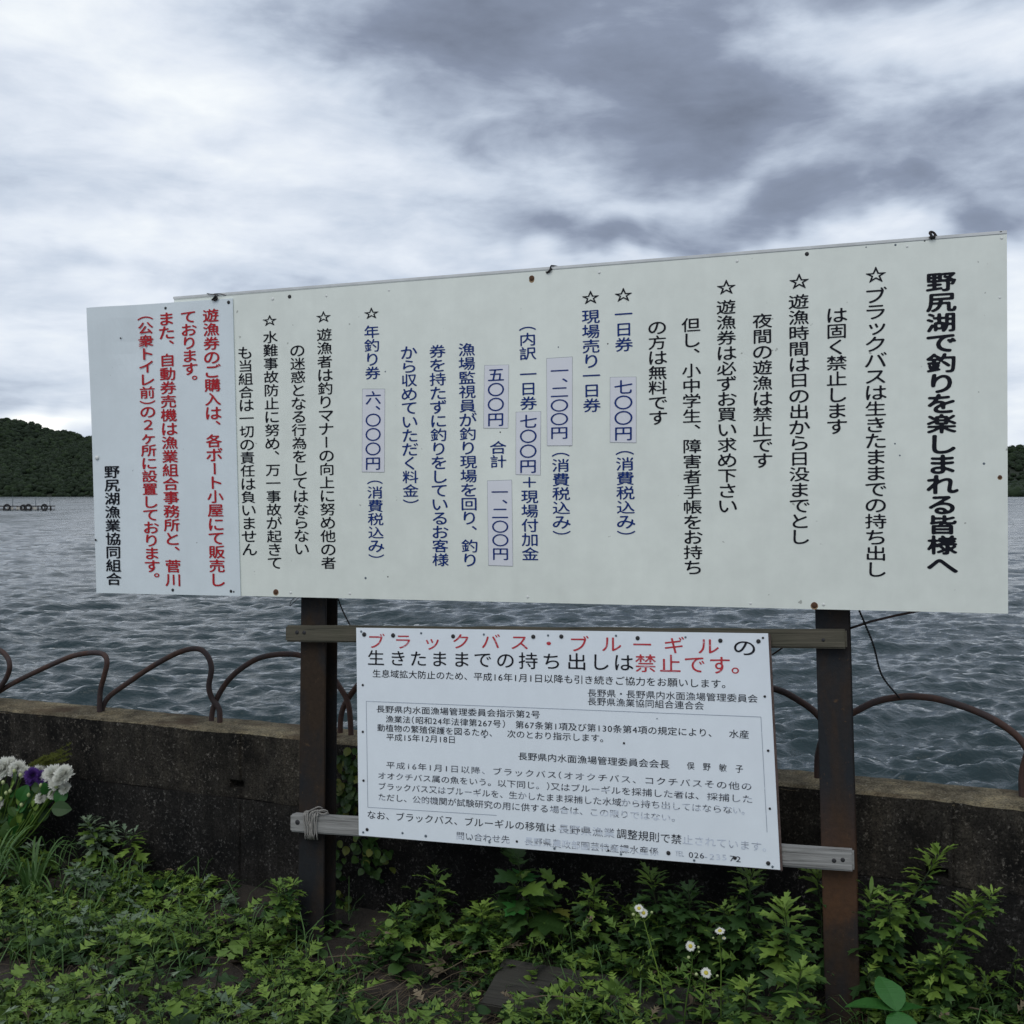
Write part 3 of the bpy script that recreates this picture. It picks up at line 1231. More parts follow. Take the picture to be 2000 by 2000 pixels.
def contours(img, thr):
    Gy, Gx = img.shape
    ins = img > thr
    nxt = {}
    pos = {}

    def pt(e):
        if e in pos:
            return
        i, j, d = e
        a = img[i, j]
        b = img[i, j + 1] if d == 0 else img[i + 1, j]
        t = (thr - a) / (b - a)
        pos[e] = (j + t, i) if d == 0 else (j, i + t)

    code = ins[:-1, :-1] * 1 + ins[:-1, 1:] * 2 + ins[1:, 1:] * 4 + ins[1:, :-1] * 8
    for i, j in zip(*np.nonzero((code > 0) & (code < 15))):
        c = code[i, j]
        B, Rr, Tt, Ll = (i, j, 0), (i, j + 1, 1), (i + 1, j, 0), (i, j, 1)
        segs = {1: [(Ll, B)], 2: [(B, Rr)], 3: [(Ll, Rr)], 4: [(Rr, Tt)], 5: [(Ll, B), (Rr, Tt)], 6: [(B, Tt)], 7: [(Ll, Tt)],
                8: [(Tt, Ll)], 9: [(Tt, B)], 10: [(B, Rr), (Tt, Ll)], 11: [(Tt, Rr)], 12: [(Rr, Ll)], 13: [(Rr, B)], 14: [(B, Ll)]}[int(c)]
        for a, b in segs:
            pt(a)
            pt(b)
            nxt[a] = b
    out = []
    while nxt:
        s = next(iter(nxt))
        lp = []
        e = s
        while e in nxt:
            lp.append(pos[e])
            e = nxt.pop(e)
        out.append(np.array(lp))
    return out


def simplify(c, eps):
    n = len(c)
    if n < 8:
        return c
    keep = [False] * n

    def dp(a, b):
        if b - a < 2:
            return
        p, q = c[a], c[b % n]
        seg = c[a + 1:b]
        d = q - p
        ln = np.hypot(*d)
        dist = np.abs((seg[:, 0] - p[0]) * d[1] - (seg[:, 1] - p[1]) * d[0]) / ln if ln > 1e-9 else np.hypot(seg[:, 0] - p[0], seg[:, 1] - p[1])
        k = int(dist.argmax())
        if dist[k] > eps:
            keep[a + 1 + k] = True
            dp(a, a + 1 + k)
            dp(a + 1 + k, b)
    far = int(np.hypot(c[:, 0] - c[0, 0], c[:, 1] - c[0, 1]).argmax())
    keep[0] = keep[far] = True
    dp(0, far)
    dp(far, n)
    return c[np.array(keep)]


class Letters:
    def __init__(s):
        s.v, s.f = [], []

    def put(s, g, fn):
        vs, tr = g
        if len(vs) == 0:
            return
        n = len(s.v)
        s.v += [fn(x, y) for (x, y) in vs]
        s.f += [(a + n, b + n, c + n) for (a, b, c) in tr]

    def build(s, m, parent, name='lettering', label=None):
        if not s.v:
            return
        me = bpy.data.meshes.new(name)
        me.from_pydata(s.v, [], s.f)
        me.materials.append(m)
        me.update()
        o = link(name, me)
        under(o, parent)
        if label:
            o['label'] = label
        return o


BAL = .38      # centre of the em square above the baseline


def column(pl, off, parent, m, text, top, bot, wpx, sig=.017, thr=.40, label=None, adv=None):
    """vertical writing between two picture points, laid out on the plane"""
    A = np.array(pl.uv(*top, off))
    B = np.array(pl.uv(*bot, off))
    W = (pl.uv(top[0] + wpx / 2, top[1] + 10, off)[0] - pl.uv(top[0] - wpx / 2, top[1] + 10, off)[0]) / .90
    ax = (B - A)
    Lg = np.linalg.norm(ax)
    ax /= Lg
    hx = np.array((-ax[1], ax[0]))
    if hx[0] < 0:
        hx = -hx
    hx = np.array((1.0, 0.0)) * .999 + hx * .001       # letters keep their own horizontals
    cells = []
    for ch in text:
        cells.append(.5 if ch in '（）' else (.55 if (ch == '、' and adv == 'tight') else 1.0))
    n = sum(cells)
    a = Lg / (n - .09)
    pos = -.045 * a
    Lt = Letters()
    for ch, cw in zip(text, cells):
        mid = pos + cw * a / 2
        pos += cw * a
        if ch in '　 ':
            continue
        g = glyph(ch, sig, thr)
        c = A + ax * mid

        def fn(x, y, ch=ch, c=c, cw=cw):
            u, v_ = x - .5, y - BAL
            if 0x3041 <= ord(ch) <= 0x30fa:
                u, v_ = u * 1.08, v_ * 1.08
            if ch == 'ー':
                u, v_ = -v_, -u
                u = -u
            elif ch == '（':
                u, v_ = (y - BAL), -(x - .83)
                v_ = v_
            elif ch == '）':
                u, v_ = (y - BAL), -(x - .17)
            elif ch in '、。':
                u += .58
                v_ += .58 if cw == 1 else .36
            elif ch in 'っッ':
                u += .06
                v_ += .06
            p = c + hx * (u * W) - ax * (v_ * a * 1.0)
            return pl.at(p[0], p[1], off)
        Lt.put(g, fn)
    return Lt.build(m, parent, 'lettering', label or None)


def row(pl, off, parent, m, text, p0, p1, h0, h1, sig=0, thr=.5, centres=None, label=None, wfac=1.0):
    """horizontal writing; p0,p1 centres of first and last glyph; heights in px"""
    A, B = np.array(pl.uv(*p0, off)), np.array(pl.uv(*p1, off))
    H0 = abs(pl.uv(p0[0], p0[1] - h0 / 2, off)[1] - pl.uv(p0[0], p0[1] + h0 / 2, off)[1]) / .90
    H1 = abs(pl.uv(p1[0], p1[1] - h1 / 2, off)[1] - pl.uv(p1[0], p1[1] + h1 / 2, off)[1]) / .90
    wd = [.56 if ord(c) < 128 else (.5 if c in '（）' else 1.0) for c in text]
    tot = sum(wd) - wd[0] / 2 - wd[-1] / 2
    ax = B - A
    Lg = np.linalg.norm(ax)
    adv = Lg / tot
    pos = -wd[0] / 2
    Lt = Letters()
    for i, (ch, w) in enumerate(zip(text, wd)):
        mid = pos + w / 2
        pos += w
        if ch in '　 ':
            continue
        if centres is not None:
            c = np.array(pl.uv(*centres[i], off))
            t = i / max(1, len(text) - 1)
        else:
            t = mid / tot
            c = A + ax * t
        H = H0 + (H1 - H0) * t
        g = glyph(ch, sig, thr)
        if len(g[0]) == 0:
            continue
        if ord(ch) < 128:
            cx = (g[0][:, 0].min() + g[0][:, 0].max()) / 2
        else:
            cx = .83 if ch == '（' else (.17 if ch == '）' else .5)
        d = ax / Lg
        up = np.array((-d[1], d[0]))
        Wg = (min(adv, H * 1.35) if centres is None else H * wfac)

        def fn(x, y, c=c, cx=cx, H=H, Wg=Wg, ch=ch):
            p = c + d * ((x - cx) * Wg) + up * ((y - BAL) * H)
            return pl.at(p[0], p[1], off)
        Lt.put(g, fn)
    return Lt.build(m, parent, 'lettering', label)


# ------------------------------------------------------------------ the three notices
def panel(pl, corners, thick, m, parent, name='panel', off=0.0, bend=None, sub=1, bev=.0015):
    """corners TL TR BR BL in picture px on the plane"""
    c = [pl.hit(x, y, off) for (x, y) in corners]
    v, f = [], []
    nx = sub
    for i in range(nx + 1):
        for j in range(nx + 1):
            s, t = i / nx, j / nx
            p = (c[0] * (1 - s) + c[1] * s) * (1 - t) + (c[3] * (1 - s) + c[2] * s) * t
            if bend:
                p = p + pl.n * bend(s, t)
            v.append(p)
    for i in range(nx):
        for j in range(nx):
            a = i * (nx + 1) + j
            f.append((a, a + 1, a + nx + 2, a + nx + 1))
    bm = bmesh.new()
    vs = [bm.verts.new(p) for p in v]
    for q in f:
        bm.faces.new([vs[i] for i in q])
    bm.normal_update()
    r = bmesh.ops.extrude_face_region(bm, geom=bm.faces[:])
    for g_ in r['geom']:
        if isinstance(g_, bmesh.types.BMVert):
            g_.co -= pl.n * thick
    bmesh.ops.recalc_face_normals(bm, faces=bm.faces[:])
    me = bpy.data.meshes.new(name)
    bm.to_mesh(me)
    bm.free()
    me.materials.append(m)
    o = link(name, me)
    under(o, parent)
    return o


# --- big notice
main = thing('notice_board', 'large white fishing rules board with black and blue vertical Japanese writing', 'notice board', SIGN.hit(1210, 1180))
MAINC = [(340, 583.6), (1966.6, 453.7), (1969, 1198.5), (342, 1160.8)]
panel(SIGN, MAINC, .022, M_board, main)
# thin aluminium edging along the top, seen as a paler line
tl, tr = SIGN.hit(338, 579.5, .001), SIGN.hit(1966.6, 449.8, .001)
mb = MB()
d_ = (tr - tl)
mb.box(tl - SIGN.n * .028, d_, SIGN.n * .0282, -SIGN.u * .0095, .0004)
mb.build('edge_trim', M_edge)
under(bpy.context.scene.objects['edge_trim'], main)
mb = MB()
tl2, tr2 = SIGN.hit(340, 585.4, 0), SIGN.hit(1966, 456.4, 0)
mb.box(tl2 - SIGN.n * .003, tr2 - tl2, SIGN.n * .0034, -SIGN.u * .0009)
under(mb.build('seam_line', M_nail_grey), main)
# battens behind the board
for y in (.9, .12):
    mb = MB()
    a, b = SIGN.hit(360, 590 + (1150 - 590) * (1 - y) * 1.0), SIGN.hit(1950, 470 + (1190 - 470) * (1 - y))
    mb.box(a - SIGN.n * .024, b - a, -SIGN.n * .04, -SIGN.u * .05)
    under(mb.build('batten', M_wood_top), main)

LO = .0012
T = [
    (M_black, '野尻湖で釣りを楽しまれる皆様へ', (1837.7, 532), (1840.5, 1121.5), 55, 'title'),
    (M_black, 'ブラックバスは生きたままでの持ち出し', (1709.7, 562.8), (1710.8, 1126), 40, 0),
    (M_black, 'は固く禁止します', (1634, 601), (1634.5, 847), 38.5, 0),
    (M_black, '遊漁時間は日の出から日没までとし', (1559.7, 575), (1562, 1062), 38, 0),
    (M_black, '夜間の遊漁は禁止です', (1488.9, 612.5), (1489.6, 913), 36.5, 0),
    (M_black, '遊漁券は必ずお買い求め下さい', (1418, 585.8), (1421, 1001.5), 36, 0),
    (M_black, '但し、小中学生、障害者手帳をお持ち', (1349.4, 620.8), (1354, 1121.4), 35, 0),
    (M_black, 'の方は無料です', (1283.4, 626), (1285.3, 829), 34.5, 0),
    (M_blue, '一日券', (1217.7, 600), (1218.6, 686), 33.5, 0),
    (M_blue, '（消費税込み）', (1220, 879), (1223, 1045.7), 34, 0),
    (M_blue, '現場売り一日券', (1153.4, 605), (1156, 804.5), 33, 0),
    (M_blue, '（消費税込み）', (1094.8, 882.5), (1097, 1045.7), 33, 0),
    (M_blue, '（内訳', (1030, 636.3), (1031, 702.5), 31.5, 0),
    (M_blue, '一日券', (1031.5, 718), (1032.2, 800), 31.5, 0),
    (M_blue, '＋現場付加金', (1033.8, 929), (1035.8, 1094.5), 31.5, 0),
    (M_blue, '合計', (972.7, 861.5), (972.9, 913.5), 31, 0),
    (M_blue, '漁場監視員が釣り現場を回り、釣り', (911, 670), (918, 1106), 31, 0),
    (M_blue, '券を持たずに釣りをしているお客様', (854, 673.5), (860.5, 1105.5), 30.5, 0),
    (M_blue, 'から収めていただく料金）', (797.8, 676), (802.3, 984), 29.5, 0),
    (M_blue, '年釣り券', (725.4, 635.5), (728, 740.5), 28.5, 0),
    (M_blue, '（消費税込み）', (732, 936.8), (735, 1091), 29, 0),
    (M_black, '遊漁者は釣りマナーの向上に努め他の者', (633, 641.5), (642, 1111), 28, 0),
    (M_black, 'の迷惑となる行為をしてはならない', (580.4, 672.5), (589.5, 1083.5), 27.5, 0),
    (M_black, '水難事故防止に努め、万一事故が起きて', (527.5, 646.3), (537, 1110.8), 27.5, 0),
    (M_black, 'も当組合は一切の責任は負いません', (478.3, 677), (487.5, 1084.5), 27, 0),
]
for (m, s, a, b, w, k) in T:
    if k == 'title':
        column(SIGN, LO, main, m, s, a, b, w, .026, .16)
    else:
        column(SIGN, LO, main, m, s, a, b, w, .018, .31)
for (x, y, w) in ((1709.7, 536.8, 40), (1560, 549.6, 38.5), (1417.7, 561, 37), (1216.7, 576, 34.5), (1152.6, 581, 33.5), (724.6, 612, 28.5), (631, 619, 28.5), (526, 626, 27.5)):
    h = w * .80
    column(SIGN, LO, main, M_black, '☆', (x, y - h / 2), (x + .3, y + h / 2), w, .016, .32)

# price stickers, each with its own figures
STK = [
    ([(1191.8, 737), (1242.3, 736.2), (1242.3, 864.5), (1191.8, 863.7)], '七〇〇円', (1217.5, 742), (1217.6, 860), 35, 'sticker reading seven hundred yen, furthest right'),
    ([(1067.7, 700.3), (1117.7, 697.2), (1117.3, 870), (1068.8, 870.3)], '一、二〇〇円', (1092.9, 712), (1092.2, 857), 34, 'tall sticker reading one thousand two hundred yen, right one'),
    ([(1007.9, 805), (1056, 803.6), (1055.2, 927.7), (1007.5, 926.6)], '七〇〇円', (1032, 809.5), (1031.2, 923.5), 32.5, 'sticker reading seven hundred yen above the plus sign'),
    ([(946.4, 713.8), (993.5, 712.7), (992, 836), (944.6, 836)], '五〇〇円', (968.8, 718.5), (968, 832), 31.5, 'sticker reading five hundred yen'),
    ([(952, 939.3), (999.3, 937.7), (1001.4, 1105.5), (954.3, 1104)], '一、二〇〇円', (975.8, 949), (977.7, 1093.5), 31.5, 'tall sticker reading one thousand two hundred yen, lower one'),
    ([(708, 760), (751.4, 760), (750.4, 921.9), (707.3, 921.4)], '六、〇〇〇円', (729, 764), (728.4, 917.5), 29.5, 'sticker reading six thousand yen'),
]
for (c, s, a, b, w, lab) in STK:
    cx = sum(p[0] for p in c) / 4
    cy = sum(p[1] for p in c) / 4
    big_c = [(cx + (x - cx) * 1.018, cy + (y - cy) * 1.008) for (x, y) in c]
    st = thing('sticker', None, None, SIGN.hit(cx, cy))
    st['label'] = 'pale lilac price ' + lab
    st.parent = main
    st.matrix_parent_inverse = Matrix.Translation(-main.location)
    st.matrix_basis = Matrix.Translation(st.location)

    def sub(o):
        o.parent = st
        o.matrix_parent_inverse = Matrix.Translation(-SIGN.hit(cx, cy))
        return o
    q = panel(SIGN, big_c, .0006, M_nail_grey, main, 'sticker_outline', .0009)
    sub(q)
    q = panel(SIGN, c, .0009, M_sticker, main, 'sticker_sheet', .0016)
    sub(q)
    q = column(SIGN, .0026, main, M_blue, s, a, b, w, .018, .33, None, 'tight')
    sub(q)

NB = [(1576, 495.9, 4.2, 'b'), (1771.8, 481.4, 2.6, 'w'), (1691.7, 482.7, 1.5, 'g'), (1748.9, 478.3, 2.3, 'g'), (1439.6, 510, 2.8, 'w'), (1956.5, 465, 3, 'w'),
      (1953, 581.3, 2.4, 'w'), (1953, 931.5, 4.0, 'r'), (1921.8, 905.5, 2.6, 'g'), (1590.5, 1181.8, 6.3, 'r'), (1608.5, 1181, 3.2, 'w'), (1466, 1178.7, 2.5, 'w'),
      (1038.5, 543.2, 5.2, 'r'), (1170.5, 532.3, 2.8, 'w'), (1030.8, 1166, 2.6, 'w'), (565.6, 579.3, 3.4, 'b'), (532.6, 584, 2.6, 'w'), (538.8, 1155.8, 4.6, 'r'),
      (567.7, 1157.6, 2.4, 'w'), (683.3, 1159.4, 2.3, 'w'), (637.3, 577.9, 2, 'w'), (759.8, 567, 2, 'w'), (714, 1129, 2.2, 'g'), (757.5, 1126.5, 1.3, 'b'),
      (1748, 866.5, 1.8, 'g'), (1757.5, 889.5, 1.8, 'g'), (977, 844, 1.4, 'b'), (1806, 470.5, 1.6, 'b'), (752.5, 725.8, 1.4, 'g'), (1187, 671.5, 1.4, 'b'), (1090.5, 678, 1.4, 'g')]
MM = {'b': M_nail_black, 'w': M_nail_white, 'g': M_nail_grey, 'r': M_nail_rust}
for (x, y, r, k) in NB:
    disc('nail' if r > 2.1 else 'nail_hole', SIGN, x, y, r, MM[k], main, .0002, .35 if k != 'g' else .15)
# rust stains under the big bolts are part of the paint: small flat stains
M_stain = simple('rust_stain', (.30, .20, .11), .8)
for (x, y, r) in ((1038.5, 547, 5.2), (1590.5, 1183.5, 7.6), (538.8, 1157, 5.6), (1953, 933, 5)):
    disc('rust_stain', SIGN, x, y, r, M_stain, main, .0001, .02)

# --- left notice, screwed over the end of the big one
left = thing('notice_board', 'bluish white left board with red writing and wavy top edge, overlapping the big board', 'notice board', SIGN.hit(320, 1160))
LP = SIGN.shifted(.006)


def lbend(s, t):
    return .013 * math.exp(-((s - .08) / .2) ** 2 - (t / .22) ** 2) - .009 * math.exp(-((s - .3) / .10) ** 2 - ((t - .14) / .08) ** 2)


panel(LP, [(172.3, 602), (454, 582.6), (469.4, 1164.2), (188.4, 1158)], .004, M_board_left, left, 'panel', 0, lbend, 24)
for (m, s, a, b, w) in [
    (M_red, '遊漁券のご購入は、各ボート小屋にて販売し', (411, 603.5), (424.8, 1144.5), 29.5),
    (M_red, 'ております。', (367.4, 607), (371.8, 757), 28.5),
    (M_red, 'また、自動券売機は漁業組合事務所と、菅川', (324, 610.3), (338.8, 1144.5), 29.5),
    (M_red, '（公衆トイレ前）の２ヶ所に設置しております。', (283.3, 616.5), (297.8, 1142), 28.5),
    (M_black, '野尻湖漁業協同組合', (218, 909.5), (222.3, 1142.5), 28),
]:
    column(LP, .0022, left, m, s, a, b, w, .020, .23)
for (x, y, r, k) in [(446.5, 590.4, 3, 'b'), (323.3, 601.8, 2.3, 'b'), (211, 606, 2.6, 'w'), (235.5, 660.4, 1.5, 'b'), (189.2, 893.9, 3.4, 'w'), (337.5, 1152.4, 2.6, 'b'),
                     (451.2, 1154.7, 2.6, 'b'), (456.6, 1155.7, 1.5, 'b'), (186.8, 1054.5, 1.8, 'b')]:
    disc('nail' if r > 2.1 else 'nail_hole', LP, x, y, r, MM[k], left, .0004 if x > 250 else .004, .5)
mb = MB()
a, b = SIGN.hit(182, 640), SIGN.hit(190, 1140)
mb.box(a - SIGN.n * .002 + SIGN.e * .03, SIGN.e * .03, -SIGN.n * .02, b - a)
under(mb.build('batten', M_wood_top), left)
for (x0, y0, x1, y1) in ((190, 640, 345, 632), (196, 1120, 348, 1124)):
    mb = MB()
    a, b = SIGN.hit(x0, y0), SIGN.hit(x1, y1)
    mb.box(a - SIGN.n * .024, b - a, -SIGN.n * .02, -SIGN.u * .04)
    under(mb.build('batten', M_wood_top), left)

# --- lower notice on the rails
low = thing('notice_board', 'pale blue-white lower notice about black bass, nailed to the two rails', 'notice board', POST.hit(1110, 1660, .06))
LW = POST.shifted(.064)
LC = [(695.7, 1226), (1500, 1237), (1523.8, 1699), (700.8, 1631.5)]
panel(LW, LC, .004, M_board_low, low)
LCb = [(699, 1228), (1504.5, 1239), (1528.5, 1700.5), (704, 1632)]
panel(LW, LCb, .0085, M_ply, low, 'backing', -.0042)


def z5(x, y):
    return (680 + x / 2.2465, 1200 + y / 2.2465)


def z6(x, y):
    return (680 + x / 2.2465, 1460 + y / 2.2465)


K = 1 / 2.2465
cs1 = [z5(x, y) for x, y in ((122, 118), (240, 119), (368, 122), (495, 118), (625, 119), (752, 122), (880, 127), (1012, 130), (1155, 130), (1290, 132), (1430, 135), (1580, 139))]
row(LW, LO, low, M_red2, 'ブラックバス・ブルーギル', cs1[0], cs1[-1], 64 * K, 72 * K, .012, .38, cs1, None, 1.28)
cs = [z5(1740, 145), z5(1741, 145.2)]
row(LW, LO, low, M_ink1, 'の', cs[0], cs[1], 72 * K, 72 * K, .012, .38, [cs[0]], None, 1.4)
xs2 = [122, 218, 308, 400, 497, 590, 690, 790, 893, 1003, 1105, 1208]
ys2 = [190, 192, 194, 195, 197, 198, 201, 203, 205, 207, 208, 211]
cs2 = [z5(x, y) for x, y in zip(xs2, ys2)]
row(LW, LO, low, M_ink1, '生きたままでの持ち出しは', cs2[0], cs2[-1], 66 * K, 74 * K, .012, .36, cs2, None, 1.2)
cs3 = [z5(x, y) for x, y in ((1305, 214), (1413, 216), (1520, 218), (1630, 222), (1730, 222))]
row(LW, LO, low, M_red2, '禁止です。', cs3[0], cs3[-1], 76 * K, 78 * K, .012, .36, cs3, None, 1.2)
row(LW, LO, low, M_ink1, '生息域拡大防止のため、平成16年1月1日以降も引き続きご協力をお願いします。', z5(125, 259), z5(1662, 305), 34 * K, 38 * K, .010, .40)
row(LW, LO, low, M_ink2, '長野県・長野県内水面漁場管理委員会', z5(1070, 344), z5(1775, 369), 34 * K, 35 * K, .008, .42)
row(LW, LO, low, M_ink2, '長野県漁業協同組合連合会', z5(1070, 381), z5(1540, 400), 34 * K, 35 * K, .008, .42)
row(LW, LO, low, M_ink2, '長野県内水面漁場管理委員会指示第2号', z5(142, 415), z5(822, 439), 31 * K, 33 * K, .010, .37)
row(LW, LO, low, M_ink2, '漁業法（昭和24年法律第267号）　第67条第1項及び第130条第4項の規定により、　水産', z5(182, 459), z5(1738, 526), 31 * K, 36 * K, .010, .37)
row(LW, LO, low, M_ink2, '動植物の繁殖保護を図るため、　次のとおり指示します。', z5(145, 497), z5(1125, 544), 31 * K, 34 * K, .010, .37)
row(LW, LO, low, M_ink2, '平成15年12月18日', z5(184, 538), z5(455, 549), 31 * K, 32 * K, .010, .37)
row(LW, LO, low, M_ink2, '長野県内水面漁場管理委員会会長', z6(766, 38), z6(1388, 73), 33 * K, 36 * K, .010, .37)
row(LW, LO, low, M_ink2, '俣　野　敏　子', z6(1503, 80), z6(1716, 93), 32 * K, 34 * K, .010, .37)
row(LW, LO, low, M_ink3, '平成16年1月1日以降、ブラックバス（オオクチバス、コクチバスその他の', z6(186, 77), z6(1748, 170), 30 * K, 34 * K, .010, .37)
row(LW, LO, low, M_ink3, 'オオクチバス属の魚をいう。以下同じ。）又はブルーギルを採捕した者は、', z6(148, 123), z6(1545, 212), 30 * K, 34 * K, .010, .37)
row(LW, LO, low, M_ink4, '採捕した', z6(1598, 215), z6(1752, 226), 34 * K, 34 * K, .010, .37)
row(LW, LO, low, M_ink3, 'ブラックバス又はブルーギルを、生かしたまま採捕した水域', z6(148, 170), z6(1178, 239), 31 * K, 34 * K, .010, .37)
row(LW, LO, low, M_ink4, 'から持ち出してはならな', z6(1218, 242), z6(1665, 272), 34 * K, 34 * K, .010, .37)
row(LW, LO, low, M_ink5, 'い。', z6(1705, 275), z6(1745, 278), 34 * K, 34 * K, .010, .37)
row(LW, LO, low, M_ink3, 'ただし、公的機関が試験研究の用に供する', z6(148, 217), z6(860, 268), 31 * K, 34 * K, .010, .37)
row(LW, LO, low, M_ink4, '場合は、この限りではない。', z6(905, 271), z6(1440, 309), 32 * K, 34 * K, .010, .37)
row(LW, LO, low, M_ink2, 'なお、ブラックバス、ブルーギルの移殖は', z6(102, 295), z6(890, 352), 36 * K, 38 * K, .008, .42)
row(LW, LO, low, M_ink4, '長野県漁業', z6(945, 357), z6(1145, 374), 38 * K, 40 * K, .010, .40)
row(LW, LO, low, M_ink2, '調整規則で禁', z6(1200, 378), z6(1440, 402), 42 * K, 42 * K, .010, .40)
row(LW, LO, low, M_ink5, '止されています。', z6(1490, 405), z6(1842, 438), 40 * K, 40 * K, .008, .42)
row(LW, LO, low, M_ink4, '問い合わせ先', z6(492, 387), z6(690, 403), 34 * K, 34 * K, .010, .38)
row(LW, LO, low, M_ink4, '長野県農政部園芸特産課水産係', z6(792, 411), z6(1342, 456), 35 * K, 36 * K, .012, .36)
row(LW, LO, low, M_ink5, 'TEL', z6(1442, 463), z6(1468, 465), 30 * K, 30 * K, .006, .40)
row(LW, LO, low, M_ink3, '026', z6(1504, 470), z6(1552, 473), 32 * K, 32 * K, .008, .40)
row(LW, LO, low, M_ink5, '-235', z6(1570, 476), z6(1650, 481), 32 * K, 32 * K, .006, .40)
row(LW, LO, low, M_ink3, '72', z6(1685, 486), z6(1712, 489), 32 * K, 32 * K, .008, .40)
# printed frame round the order
fr = [z5(79, 381), z5(1811, 450), z6(1838, 372), z6(86, 262)]
fu = [np.array(LW.uv(*p, LO)) for p in fr]
Lt = Letters()
for (a, b, cut) in ((0, 1, 1), (1, 2, 1), (3, 2, .35), (0, 3, 1)):
    A, B = fu[a], fu[a] + (fu[b] - fu[a]) * cut
    d = (B - A) / np.linalg.norm(B - A)
    nrm = np.array((-d[1], d[0])) * .0009
    P = [A - nrm, B - nrm, B + nrm, A + nrm]
    Lt.put((np.array(P), [(0, 1, 2), (0, 2, 3)]), lambda x, y: LW.at(x, y, LO * .9))
Lt.build(M_frame, low, 'printed_frame')
NL = [(70, 88, 4.0), (197, 92, 4.0), (460, 96, 3.8), (812, 98, 4.1), (935, 97, 4.1), (1270, 104, 4.2), (1633, 115, 4.3), (1800, 118, 4.4),
      (57, 75, 2.0), (320, 82, 2.0), (595, 88, 2.0), (877, 92, 2.1), (1175, 93, 2.1), (1480, 100, 2.1), (1820, 103, 2.3), (64, 310, 2.2), (64, 515, 2.2), (1828, 360, 2.6), (1843, 598, 2.6),
      (598, 537, 2.0), (1210, 565, 2.2), (1355, 457, 1.2)]
for (x, y, r) in NL:
    disc('nail' if r > 2.1 else 'nail_hole', LW, *z5(x, y), r, M_nail_black if r > 2.15 else M_nail_grey, low, LO + .0006, .3)
NL = [(67, 145, 2.2), (83, 360, 3.0), (66, 372, 2.0), (238, 375, 2.0), (340, 388, 2.5), (537, 402, 1.8), (620, 415, 2.2), (740, 412, 2.2), (905, 443, 2.4), (1142, 452, 2.2),
      (1197, 468, 2.3), (1405, 463, 4.2), (1518, 495, 2.4), (1697, 485, 3.6), (1843, 508, 4.3), (1862, 523, 2.4), (1850, 268, 2.5)]
for (x, y, r) in NL:
    disc('nail' if r > 2.1 else 'nail_hole', LW, *z6(x, y), r, M_nail_black if (r > 2.5 or x in (67, 1142, 740, 1850)) else M_nail_grey, low, LO + .0006, .3)

# ------------------------------------------------------------------ wires and ropes
def wire(name, pl, pts, r, m, parent=None, n=6, seg=6):
    P = [pl.hit(x, y, o) for (x, y, o) in pts]
    mb = MB()
    mb.tube(spline(P, n), r, seg)
    o = mb.build(name, m, None, True)
    if parent:
        under(o, parent)
    return o


for pts in ([(402, 579, -.01), (418, 574, 0), (430, 574, .005), (442, 577, 0)], [(404, 573, .005), (416, 575, .005), (424, 576, .005), (430, 580, -.01)],
            [(420, 574, -.02), (436, 573, -.01), (443, 578, -.02)]):
    wire('tie_wire', SIGN, pts, .0014, M_wire, main)
wire('tie_wire', SIGN, [(414, 586, .012), (418, 582, .014), (421, 578, .014), (424, 583, .012), (418, 586, .012), (421, 580, .01)], .004, M_wire, main)
wire('tie_wire', SIGN, [(1062, 531, -.01), (1070, 531, .004), (1074, 527, .004), (1076, 520, .002), (1079, 519, .002), (1090, 521, -.005), (1103, 527, -.02)], .0026, M_wire, main)
wire('tie_wire', SIGN, [(1068, 533, 0), (1073, 529, .006), (1077, 524, .004)], .0042, M_wire, main)
wire('tie_wire', SIGN, [(1816, 465, .004), (1819, 460, .006), (1816, 455, .004), (1819, 453, 0), (1824, 455, -.004), (1829, 462, -.01)], .0042, M_wire, main)
wire('tie_wire', SIGN, [(1817, 465, .004), (1822, 463, .006), (1826, 464, .004)], .0055, M_wire, main)
wire('tie_wire', SIGN, [(1948, 455, -.005), (1953, 453, 0), (1957, 452.6, 0)], .0018, M_wire, main)
wire('tie_wire', SIGN, [(578, 1166, -.03), (570, 1172, -.02), (566, 1184, -.02), (572, 1178, -.02), (584, 1167, -.04)], .0012, M_rope_black, main)


def twisted(name, label, P, r, m, cat='rope', group=None):
    P = spline(P, 10)
    # two strands wound round each other
    mb = MB()
    ln = [0]
    for a, b in zip(P[:-1], P[1:]):
        ln.append(ln[-1] + (b - a).length)
    tot = ln[-1]
    nn = max(24, int(tot / (r * 1.1)))
    for k in range(2):
        pts = []
        for i in range(nn + 1):
            s = tot * i / nn
            j = max(0, min(len(P) - 2, int(np.searchsorted(ln, s)) - 1))
            t = (s - ln[j]) / max(1e-9, ln[j + 1] - ln[j])
            c = P[j].lerp(P[j + 1], t)
            d = (P[j + 1] - P[j]).normalized()
            a = d.cross(Vector((0, 0, 1)) if abs(d.z) < .9 else Vector((1, 0, 0))).normalized()
            b = d.cross(a)
            ph = s / (r * 7) * 2 * math.pi + k * math.pi
            pts.append(c + (a * math.cos(ph) + b * math.sin(ph)) * r * .55)
        mb.tube(pts, r * .6, 5)
    o = mb.build(name, m, None, True)
    tag(o, label, cat, group)
    return o


